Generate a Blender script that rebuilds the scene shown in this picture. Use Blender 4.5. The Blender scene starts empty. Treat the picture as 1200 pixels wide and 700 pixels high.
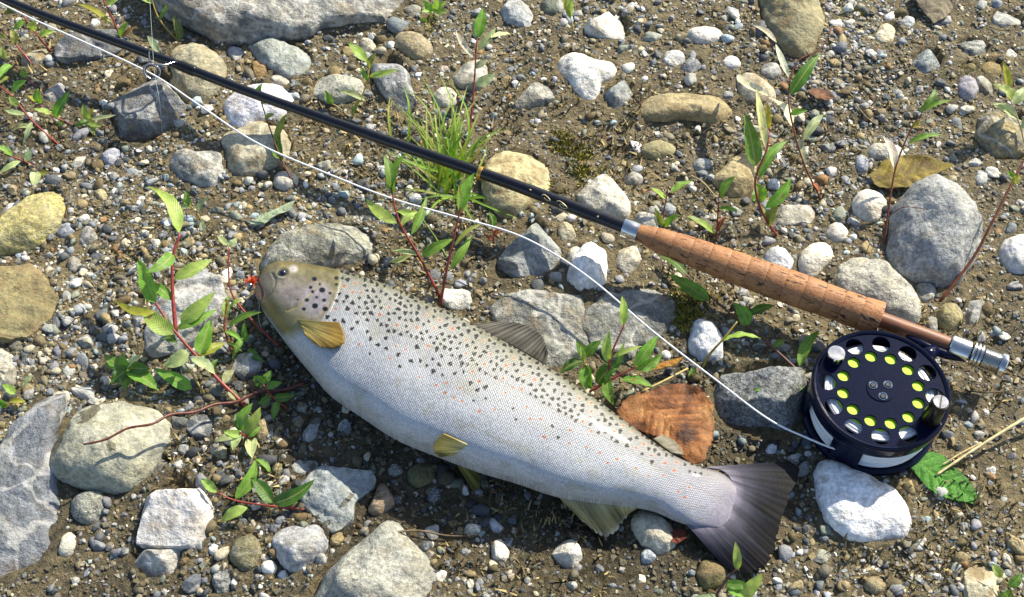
import bpy, bmesh, math, random
import numpy as np
from mathutils import Vector, Matrix

# ------------------------------------------------------------------ camera, sky, sun, exposure
ELEV, DIST, FPX = math.radians(57.0), 0.80, 1509.0        # looking down at a gravel bank from a crouch
SUN_EL, SUN_AZ = math.radians(40.0), math.radians(44.0)   # low sun from beyond the rod, to the right
scene = bpy.context.scene
col = scene.collection
FWD = np.array([0.0, math.cos(ELEV), -math.sin(ELEV)])
UPV = np.array([0.0, math.sin(ELEV), math.cos(ELEV)])
CAM = -FWD * DIST
cd = bpy.data.cameras.new('camera')
cam = bpy.data.objects.new('camera', cd); col.objects.link(cam)
cam.location = CAM
cam.rotation_euler = (math.pi / 2 - ELEV, 0, 0)
cd.sensor_width = 36.0
cd.lens = 36.0 * FPX / 1200.0
cd.clip_start = 0.02; cd.clip_end = 200.0
scene.camera = cam
w = bpy.data.worlds.new('World'); scene.world = w; w.use_nodes = True
sky = w.node_tree.nodes.new('ShaderNodeTexSky')
sky.sky_type = 'NISHITA'; sky.sun_disc = False
sky.sun_elevation = SUN_EL; sky.sun_rotation = SUN_AZ
w.node_tree.links.new(sky.outputs[0], w.node_tree.nodes['Background'].inputs[0])
w.node_tree.nodes['Background'].inputs[1].default_value = 0.118
sl = bpy.data.lights.new('sun', 'SUN'); sl.energy = 5.0; sl.angle = math.radians(0.55); sl.color = (1.0, 0.91, 0.73)
sun = bpy.data.objects.new('sun', sl); col.objects.link(sun)
SUNV = Vector((math.sin(SUN_AZ) * math.cos(SUN_EL), math.cos(SUN_AZ) * math.cos(SUN_EL), math.sin(SUN_EL)))
sun.rotation_euler = SUNV.to_track_quat('Z', 'Y').to_euler()
vs = scene.view_settings
vs.view_transform = 'Standard'; vs.look = 'None'; vs.exposure = 0.82; vs.gamma = 1.0
scene.cycles.use_denoising = True
scene.cycles.max_bounces = 6

# ------------------------------------------------------------------ helpers
rng = np.random.default_rng(7)
random.seed(7)
MM = 0.001
def P(px, py, z=0.0):
    """photo pixel -> point on the horizontal plane at height z"""
    d = FWD + np.array([1.0, 0, 0]) * ((px - 600.0) / FPX) - UPV * ((py - 350.0) / FPX)
    return CAM + d * ((z - CAM[2]) / d[2])
def PV(px, py, z):
    px = np.asarray(px, float); py = np.asarray(py, float); z = np.asarray(z, float)
    a = (px - 600.0) / FPX; b = (py - 350.0) / FPX
    dx = a; dy = FWD[1] - UPV[1] * b; dz = FWD[2] - UPV[2] * b
    t = (z - CAM[2]) / dz
    return np.stack([CAM[0] + dx * t, CAM[1] + dy * t, CAM[2] + dz * t], -1)
def proj(p):
    q = np.asarray(p) - CAM
    f = q @ FWD
    return 600 + FPX * q[..., 0] / f, 350 - FPX * (q @ UPV) / f
def C(h):
    """'aabbcc' sRGB -> linear rgba"""
    v = [int(h[i:i + 2], 16) / 255 for i in (0, 2, 4)]
    return tuple(((c + 0.055) / 1.055) ** 2.4 if c > 0.04045 else c / 12.92 for c in v) + (1.0,)
CN = lambda h: np.array(C(h)[:3])

def _h(ix, iy, iz, seed):
    n = (ix * 374761393 + iy * 668265263 + iz * 1442695041 + seed * 974711) & 0xffffffff
    n = ((n ^ (n >> 13)) * 1274126177) & 0xffffffff
    return ((n ^ (n >> 16)) & 0xffff) / 32767.5 - 1.0
def vnoise(p, seed=0):
    p = np.asarray(p, float)
    i = np.floor(p).astype(np.int64); f = p - i; f = f * f * (3 - 2 * f)
    x, y, z = i[..., 0], i[..., 1], i[..., 2]
    fx, fy, fz = f[..., 0], f[..., 1], f[..., 2]
    r = 0
    for a in (0, 1):
        for b in (0, 1):
            for c in (0, 1):
                r = r + _h(x + a, y + b, z + c, seed) * (fx if a else 1 - fx) * (fy if b else 1 - fy) * (fz if c else 1 - fz)
    return r
def fbm(p, oct=4, seed=0, gain=0.5):
    p = np.asarray(p, float); r = 0; a = 1
    for k in range(oct):
        r = r + a * vnoise(p, seed + k); p = p * 2.03 + 17.3; a *= gain
    return r

def root_loc(o):
    v = Vector((0, 0, 0))
    while o is not None:
        v = v + o.location; o = o.parent
    return np.array(v)
def np_mesh(name, V, F, smooth=True, color=None, uv=None):
    """V (n,3), F (m,k) uniform polygons; color per vertex; uv per vertex"""
    V = np.asarray(V, np.float32); F = np.asarray(F, np.int32)
    me = bpy.data.meshes.new(name)
    k = F.shape[1]
    me.vertices.add(len(V)); me.vertices.foreach_set('co', V.ravel())
    me.loops.add(F.size); me.loops.foreach_set('vertex_index', F.ravel())
    me.polygons.add(len(F)); me.polygons.foreach_set('loop_start', np.arange(0, F.size, k, dtype=np.int32))
    me.polygons.foreach_set('use_smooth', np.full(len(F), smooth))
    if color is not None:
        at = me.color_attributes.new('Col', 'FLOAT_COLOR', 'POINT')
        c = np.ones((len(V), 4), np.float32); c[:, :3] = color
        at.data.foreach_set('color', c.ravel())
    if uv is not None:
        l = me.uv_layers.new(name='UVMap')
        l.data.foreach_set('uv', np.asarray(uv, np.float32)[F.ravel()].ravel())
    me.update(calc_edges=True); me.validate()
    return me
def py_mesh(name, V, F, smooth=True):
    me = bpy.data.meshes.new(name)
    me.from_pydata([tuple(v) for v in V], [], [tuple(f) for f in F])
    me.polygons.foreach_set('use_smooth', [smooth] * len(me.polygons))
    return me
def obj(name, me, mat, parent=None, color=None):
    o = bpy.data.objects.new(name, me); col.objects.link(o)
    if mat is not None and not me.materials: me.materials.append(mat)
    if parent is not None: o.parent = parent
    if color is not None: o.color = C(color) if isinstance(color, str) else tuple(color)[:3] + (1,)
    return o
def part(name, V, F, mat, parent, smooth=True, color=None, vcol=None, uv=None):
    V = np.asarray(V, float) - root_loc(parent)
    F = list(F)
    if len(set(len(f) for f in F)) == 1: me = np_mesh(name, V, F, smooth, vcol, uv)
    else: me = py_mesh(name, V, F, smooth)
    return obj(name, me, mat, parent, color)
def tag(o, label, cat, group=None, kind=None):
    if label: o['label'] = label
    if cat: o['category'] = cat
    if group: o['group'] = group
    if kind: o['kind'] = kind
    return o
def thing(name, label, cat, loc, group=None):
    o = bpy.data.objects.new(name, None); col.objects.link(o)
    o.empty_display_size = 0.01; o.location = tuple(loc)
    return tag(o, label, cat, group)
def tube(pts, rad, n=8, cap=True):
    pts = np.asarray(pts, float); m = len(pts)
    rad = np.broadcast_to(np.asarray(rad, float), (m,))
    T = np.gradient(pts, axis=0); T /= np.linalg.norm(T, axis=1)[:, None] + 1e-12
    a = np.array([0, 0, 1.0]) if abs(T[0][2]) < 0.9 else np.array([1.0, 0, 0])
    u = np.cross(T[0], a); u /= np.linalg.norm(u)
    V = []
    ang = np.arange(n) * 2 * np.pi / n
    for i in range(m):
        u = u - T[i] * (u @ T[i]); u /= np.linalg.norm(u) + 1e-12
        v = np.cross(T[i], u)
        V.append(pts[i] + rad[i] * (np.cos(ang)[:, None] * u + np.sin(ang)[:, None] * v))
    V = np.concatenate(V)
    F = [(i * n + j, i * n + (j + 1) % n, (i + 1) * n + (j + 1) % n, (i + 1) * n + j) for i in range(m - 1) for j in range(n)]
    if cap:
        F.append(tuple(range(n - 1, -1, -1))); F.append(tuple((m - 1) * n + j for j in range(n)))
    return V, F
def spline(pts, n):
    """Catmull-Rom through pts (k,d) -> (n,d), even in arc length"""
    p = np.asarray(pts, float)
    if len(p) == 2: return p[0] + (p[1] - p[0]) * np.linspace(0, 1, n)[:, None]
    q = np.vstack([2 * p[0] - p[1], p, 2 * p[-1] - p[-2]])
    out = []
    for i in range(len(p) - 1):
        t = np.linspace(0, 1, 24, endpoint=False)[:, None]
        a, b, c, d = q[i:i + 4]
        out.append(0.5 * (2 * b + (c - a) * t + (2 * a - 5 * b + 4 * c - d) * t ** 2 + (3 * b - a - 3 * c + d) * t ** 3))
    o = np.vstack(out + [p[-1:]])
    s = np.r_[0, np.cumsum(np.linalg.norm(np.diff(o, axis=0), axis=1))]
    g = np.linspace(0, s[-1], n)
    return np.stack([np.interp(g, s, o[:, k]) for k in range(o.shape[1])], -1)
def segdist(X, Y, poly):
    """distance of points to polyline (+ sign: positive on its right-hand side walking in image space)"""
    best = np.full(X.shape, 1e9); sg = np.zeros(X.shape)
    for (x0, y0), (x1, y1) in zip(poly[:-1], poly[1:]):
        dx, dy = x1 - x0, y1 - y0
        t = np.clip(((X - x0) * dx + (Y - y0) * dy) / (dx * dx + dy * dy), 0, 1)
        d = np.hypot(X - x0 - t * dx, Y - y0 - t * dy)
        s = np.sign(dx * (Y - y0) - dy * (X - x0))
        k = d < best
        best = np.where(k, d, best); sg = np.where(k, s, sg)
    return best, sg

# ------------------------------------------------------------------ materials
class M:
    def __init__(s, name):
        s.m = bpy.data.materials.new(name); s.m.use_nodes = True
        s.nt = s.m.node_tree; s.b = s.nt.nodes['Principled BSDF']; s.out = s.nt.nodes['Material Output']
    def n(s, t, **kw):
        x = s.nt.nodes.new('ShaderNode' + t)
        for k, v in kw.items():
            if k.startswith('i_'): x.inputs[k[2:].replace('_', ' ')].default_value = v
            else: setattr(x, k, v)
        return x
    def l(s, a, b): s.nt.links.new(a, b)
    def set(s, **kw):
        for k, v in kw.items(): s.b.inputs[k.replace('_', ' ')].default_value = v
        return s
    def math(s, op, a, b=None, clamp=False):
        x = s.n('Math', operation=op, use_clamp=clamp)
        for i, v in enumerate((a, b)):
            if v is None: continue
            if isinstance(v, (int, float)): x.inputs[i].default_value = v
            else: s.l(v, x.inputs[i])
        return x.outputs[0]
    def mix(s, f, a, b, mode='MIX'):
        x = s.n('Mix', data_type='RGBA', blend_type=mode)
        for i, v in ((0, f), (6, a), (7, b)):
            if isinstance(v, (int, float, tuple)): x.inputs[i].default_value = v
            else: s.l(v, x.inputs[i])
        return x.outputs[2]
    def ramp(s, f, lo, hi, a=0.0, b=1.0):
        x = s.n('MapRange'); s.l(f, x.inputs[0])
        for i, v in enumerate((lo, hi, a, b)): x.inputs[i + 1].default_value = v
        return x.outputs[0]
    def noise(s, vec, scale, detail=3.0, rough=0.55, dist=0.0):
        x = s.n('TexNoise'); x.inputs['Scale'].default_value = scale; x.inputs['Detail'].default_value = detail
        x.inputs['Roughness'].default_value = rough; x.inputs['Distortion'].default_value = dist
        if vec is not None: s.l(vec, x.inputs['Vector'])
        return x.outputs['Fac']
    def bump(s, h, strength, dist, prev=None):
        x = s.n('Bump'); x.inputs['Strength'].default_value = strength; x.inputs['Distance'].default_value = dist
        s.l(h, x.inputs['Height'])
        if prev is not None: s.l(prev, x.inputs['Normal'])
        return x.outputs[0]
    def base(s, c): s.l(c, s.b.inputs['Base Color'])
    def normal(s, c): s.l(c, s.b.inputs['Normal'])
    def objvec(s):
        t = s.n('TexCoord'); oi = s.n('ObjectInfo')
        m_ = s.math('MULTIPLY', oi.outputs['Random'], 37.0)
        a = s.n('VectorMath', operation='ADD'); s.l(t.outputs['Object'], a.inputs[0]); s.l(m_, a.inputs[1])
        return a.outputs[0], oi.outputs['Color']

def stone_material(name, speck=0.2, mott=0.5, mud=0.25, vein=0.0, wet=0.0, rough=0.75, grain=1.0, strata=0.0):
    m = M(name); v, c = m.objvec()
    n1 = m.noise(v, 45, 5, 0.6); n2 = m.noise(v, 420, 3, 0.65); n3 = m.noise(v, 1500, 2, 0.7)
    n4 = m.noise(v, 165, 4, 0.6, 0.3)
    k = m.math('MULTIPLY', m.ramp(n1, 0.3, 0.7, 1 - 0.55 * mott, 1 + 0.35 * mott), m.ramp(n4, 0.32, 0.68, 1 - 0.42 * mott - .05, 1 + 0.32 * mott + .05))
    g = m.n('HueSaturation'); m.l(c, g.inputs['Color']); m.l(k, g.inputs['Value'])
    cc = m.mix(m.ramp(m.noise(v, 62, 5, 0.65, 0.5), 0.50, 0.66, 0.0, 0.38), g.outputs[0], m.mix(1.0, g.outputs[0], (1.22, 1.10, 0.80, 1), 'MULTIPLY'))
    if strata:
        wv = m.n('TexWave', wave_type='BANDS', bands_direction='DIAGONAL'); wv.inputs['Scale'].default_value = 38
        wv.inputs['Distortion'].default_value = 9; wv.inputs['Detail'].default_value = 4; wv.inputs['Detail Scale'].default_value = 1.2
        m.l(v, wv.inputs['Vector'])
        cc = m.mix(m.ramp(wv.outputs['Fac'], 0.2, 0.9, 0.0, strata), cc, (0.09, 0.10, 0.11, 1))
    dark = m.ramp(n2, 0.38, 0.62, 1 - 0.55 * speck - 0.16, 1 + 0.35 * speck + 0.14)
    cc = m.mix(1.0, cc, dark, 'MULTIPLY')
    sp = m.ramp(n3, 0.58, 0.68, 0.0, min(1, speck * 1.5))
    cc = m.mix(sp, cc, (0.60, 0.58, 0.52, 1))
    sd = m.ramp(n3, 0.40, 0.32, 0.0, min(1, speck * 1.6))
    cc = m.mix(sd, cc, (0.05, 0.05, 0.05, 1))
    if vein:
        vo = m.n('TexVoronoi', feature='DISTANCE_TO_EDGE'); vo.inputs['Scale'].default_value = 28
        wv2 = m.n('VectorMath', operation='ADD'); m.l(v, wv2.inputs[0])
        nn = m.n('TexNoise'); nn.inputs['Scale'].default_value = 40; m.l(v, nn.inputs['Vector'])
        sc = m.n('VectorMath', operation='SCALE'); sc.inputs['Scale'].default_value = 0.04; m.l(nn.outputs['Color'], sc.inputs[0])
        m.l(sc.outputs[0], wv2.inputs[1]); m.l(wv2.outputs[0], vo.inputs['Vector'])
        ve = m.ramp(vo.outputs['Distance'], 0.02, 0.05, vein, 0.0)
        cc = m.mix(ve, cc, (0.55, 0.54, 0.50, 1))
    if mud:
        mk = m.ramp(m.noise(v, 70, 6, 0.65, 0.4), 0.56 - 0.12 * mud, 0.66 - 0.05 * mud, 0.0, min(1.0, mud * 1.4))
        cc = m.mix(mk, cc, m.mix(n2, (0.11, 0.075, 0.032, 1), (0.30, 0.22, 0.11, 1)))
    r = m.ramp(n2, 0.3, 0.7, rough - 0.12, rough + 0.12)
    if wet:
        wk = m.ramp(m.noise(v, 38, 4, 0.55, 0.6), 0.56, 0.58, 0.0, 1.0)
        cc = m.mix(m.math('MULTIPLY', wk, wet), cc, m.mix(1.0, cc, (0.36, 0.33, 0.27, 1), 'MULTIPLY'))
        r = m.math('SUBTRACT', r, m.math('MULTIPLY', wk, 0.35 * wet))
    m.base(cc); m.l(r, m.b.inputs['Roughness'])
    h = m.math('ADD', m.math('MULTIPLY', n2, 1.0), m.math('MULTIPLY', n3, 0.35))
    b1 = m.bump(h, 0.55 * grain, 0.0012)
    m.normal(m.bump(m.noise(v, 130, 6, 0.62), 0.75 * grain, 0.004, b1))
    return m.m
MAT = {
    'g': stone_material('grey_limestone', 0.22, 0.75, 0.30, 0.45, 0.0),
    'r': stone_material('rounded_grey_stone', 0.42, 0.42, 0.18, 0.12, 0.0, strata=0.15),
    's': stone_material('speckled_granite', 0.9, 0.35, 0.12, 0.0, 0.5),
    'w': stone_material('white_quartz', 0.10, 0.40, 0.34, 0.2, 0.0, 0.55),
    'd': stone_material('dark_slate', 0.22, 0.75, 0.18, 0.4, 0.0, 0.6, strata=0.4),
    'm': stone_material('mud_coated_stone', 0.16, 0.6, 0.62, 0.0, 0.0, 0.85),
    'v': stone_material('wet_patched_stone', 0.22, 0.45, 0.12, 0.18, 1.0, 0.7, strata=0.25),
    'c': stone_material('crumbly_grey_rock', 0.30, 0.95, 0.36, 0.5, 0.0, 0.8, 1.5, strata=0.5),
}
def vcol_material(name, rough=0.8, grain=0.5, var=0.3, spec=0.5):
    m = M(name); a = m.n('Attribute', attribute_name='Col'); t = m.n('TexCoord')
    n2 = m.noise(t.outputs['Object'], 700, 3, 0.65)
    m.base(m.mix(1.0, a.outputs['Color'], m.ramp(n2, 0.3, 0.7, 1 - var, 1 + var), 'MULTIPLY'))
    m.set(Roughness=rough, Specular_IOR_Level=spec)
    m.normal(m.bump(n2, grain, 0.0008))
    return m.m
MAT['gravel'] = vcol_material('gravel', 0.72, 0.55, 0.35, 0.45)
MAT['litter'] = vcol_material('plant_litter', 0.8, 0.3, 0.25)
MAT['fin'] = vcol_material('fish_fin', 0.45, 0.12, 0.10, 0.12)
def translucent(mat, k):
    nt = mat.node_tree; b = nt.nodes['Principled BSDF']; o = nt.nodes['Material Output']
    t = nt.nodes.new('ShaderNodeBsdfTranslucent'); x = nt.nodes.new('ShaderNodeMixShader'); x.inputs[0].default_value = k
    nt.links.new(b.inputs['Base Color'].links[0].from_socket, t.inputs['Color'])
    nt.links.new(b.outputs[0], x.inputs[1]); nt.links.new(t.outputs[0], x.inputs[2]); nt.links.new(x.outputs[0], o.inputs['Surface'])
translucent(MAT['fin'], .16)
MAT['deadleaf'] = vcol_material('fallen_leaf', 0.62, 0.8, 0.30, 0.35)

def ground_material():
    m = M('wet_sandy_mud'); t = m.n('TexCoord'); v = t.outputs['Object']
    a = m.n('Attribute', attribute_name='Col')
    sep = m.n('SeparateColor'); m.l(a.outputs['Color'], sep.inputs[0])
    n1 = m.noise(v, 22, 6, 0.62, 0.3); n2 = m.noise(v, 190, 5, 0.68); n3 = m.noise(v, 1100, 3, 0.7)
    c = m.mix(m.ramp(n1, 0.34, 0.66), (0.064, 0.051, 0.024, 1), (0.160, 0.130, 0.066, 1))
    c = m.mix(m.ramp(n2, 0.42, 0.66, 0, 0.75), c, (0.28, 0.22, 0.11, 1))
    c = m.mix(m.ramp(n2, 0.46, 0.30, 0, 0.8), c, (0.024, 0.018, 0.009, 1))
    c = m.mix(m.ramp(n3, 0.60, 0.70, 0, 0.6), c, (0.40, 0.35, 0.25, 1))
    damp_shade_c = m.mix(1.0, c, (0.42, 0.41, 0.38, 1), 'MULTIPLY')  # darker tone for damp mud and for shade painted into the ground
    c = m.mix(sep.outputs[0], c, damp_shade_c)
    m.base(c)
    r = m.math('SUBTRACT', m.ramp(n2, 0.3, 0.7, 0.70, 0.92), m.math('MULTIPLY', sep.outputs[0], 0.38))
    m.l(r, m.b.inputs['Roughness'])
    h = m.math('ADD', m.math('MULTIPLY', n2, 1.0), m.math('MULTIPLY', n3, 0.30))
    b = m.bump(h, 1.0, 0.0055)
    m.normal(b)
    return m.m
translucent(MAT['deadleaf'], .2)
MAT['ground'] = ground_material()

def leaf_material(name, trans=0.35, rough=0.42):
    m = M(name); v, c = m.objvec()
    uv = m.n('UVMap'); sp = m.n('SeparateXYZ'); m.l(uv.outputs[0], sp.inputs[0])
    d = m.math('ABSOLUTE', m.math('SUBTRACT', sp.outputs[1], 0.5))
    rib = m.ramp(d, 0.03, 0.075, 0.65, 0.0)
    n = m.noise(v, 260, 4, 0.6)
    k = m.ramp(n, 0.3, 0.7, 0.72, 1.25)
    cc = m.mix(1.0, c, k, 'MULTIPLY')
    # side veins leave the midrib at an angle
    sv = m.math('SINE', m.math('MULTIPLY', m.math('SUBTRACT', m.math('MULTIPLY', sp.outputs[0], 1.0), m.math('MULTIPLY', d, 0.5)), 95.0))
    cc = m.mix(m.ramp(sv, 0.75, 1.0, 0.0, 0.22), cc, (0.42, 0.46, 0.16, 1))
    cc = m.mix(rib, cc, (0.36, 0.38, 0.12, 1))
    blot = m.ramp(m.noise(v, 120, 3, 0.5), 0.67, 0.72, 0, 0.6)
    cc = m.mix(blot, cc, (0.22, 0.10, 0.025, 1))
    m.base(cc); m.set(Roughness=rough)
    m.normal(m.bump(m.math('ADD', m.math('MULTIPLY', sv, 0.3), n), 0.35, 0.0008))
    tr = m.n('BsdfTranslucent'); tc = m.n('HueSaturation'); tc.inputs['Value'].default_value = 1.5; tc.inputs['Saturation'].default_value = 1.15
    m.l(cc, tc.inputs['Color']); m.l(tc.outputs[0], tr.inputs['Color'])
    mx = m.n('MixShader'); mx.inputs[0].default_value = trans
    m.l(m.b.outputs[0], mx.inputs[1]); m.l(tr.outputs[0], mx.inputs[2]); m.l(mx.outputs[0], m.out.inputs['Surface'])
    return m.m
MAT['leaf'] = leaf_material('willow_leaf')
MAT['dry'] = leaf_material('dry_leaf', 0.22, 0.6)
def stem_material():
    m = M('plant_stem'); v, c = m.objvec()
    n = m.noise(v, 300, 4, 0.6)
    m.base(m.mix(1.0, c, m.ramp(n, 0.3, 0.7, 0.65, 1.35), 'MULTIPLY')); m.set(Roughness=0.5)
    m.normal(m.bump(n, 0.4, 0.0006))
    return m.m
MAT['stem'] = stem_material()
def plain(name, c, rough=0.5, metal=0.0, coat=0.0, var=0.15, nscale=300, bump=0.1, spec=0.5):
    m = M(name); t = m.n('TexCoord')
    n = m.noise(t.outputs['Object'], nscale, 4, 0.6)
    c = C(c) if isinstance(c, str) else c
    m.base(m.mix(1.0, c, m.ramp(n, 0.3, 0.7, 1 - var, 1 + var), 'MULTIPLY'))
    m.l(m.ramp(n, 0.3, 0.7, max(0.02, rough - 0.07), rough + 0.07), m.b.inputs['Roughness'])
    m.set(Metallic=metal, Coat_Weight=coat, Coat_Roughness=0.08, Specular_IOR_Level=spec)
    if bump: m.normal(m.bump(n, bump, 0.0004))
    return m.m
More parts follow.
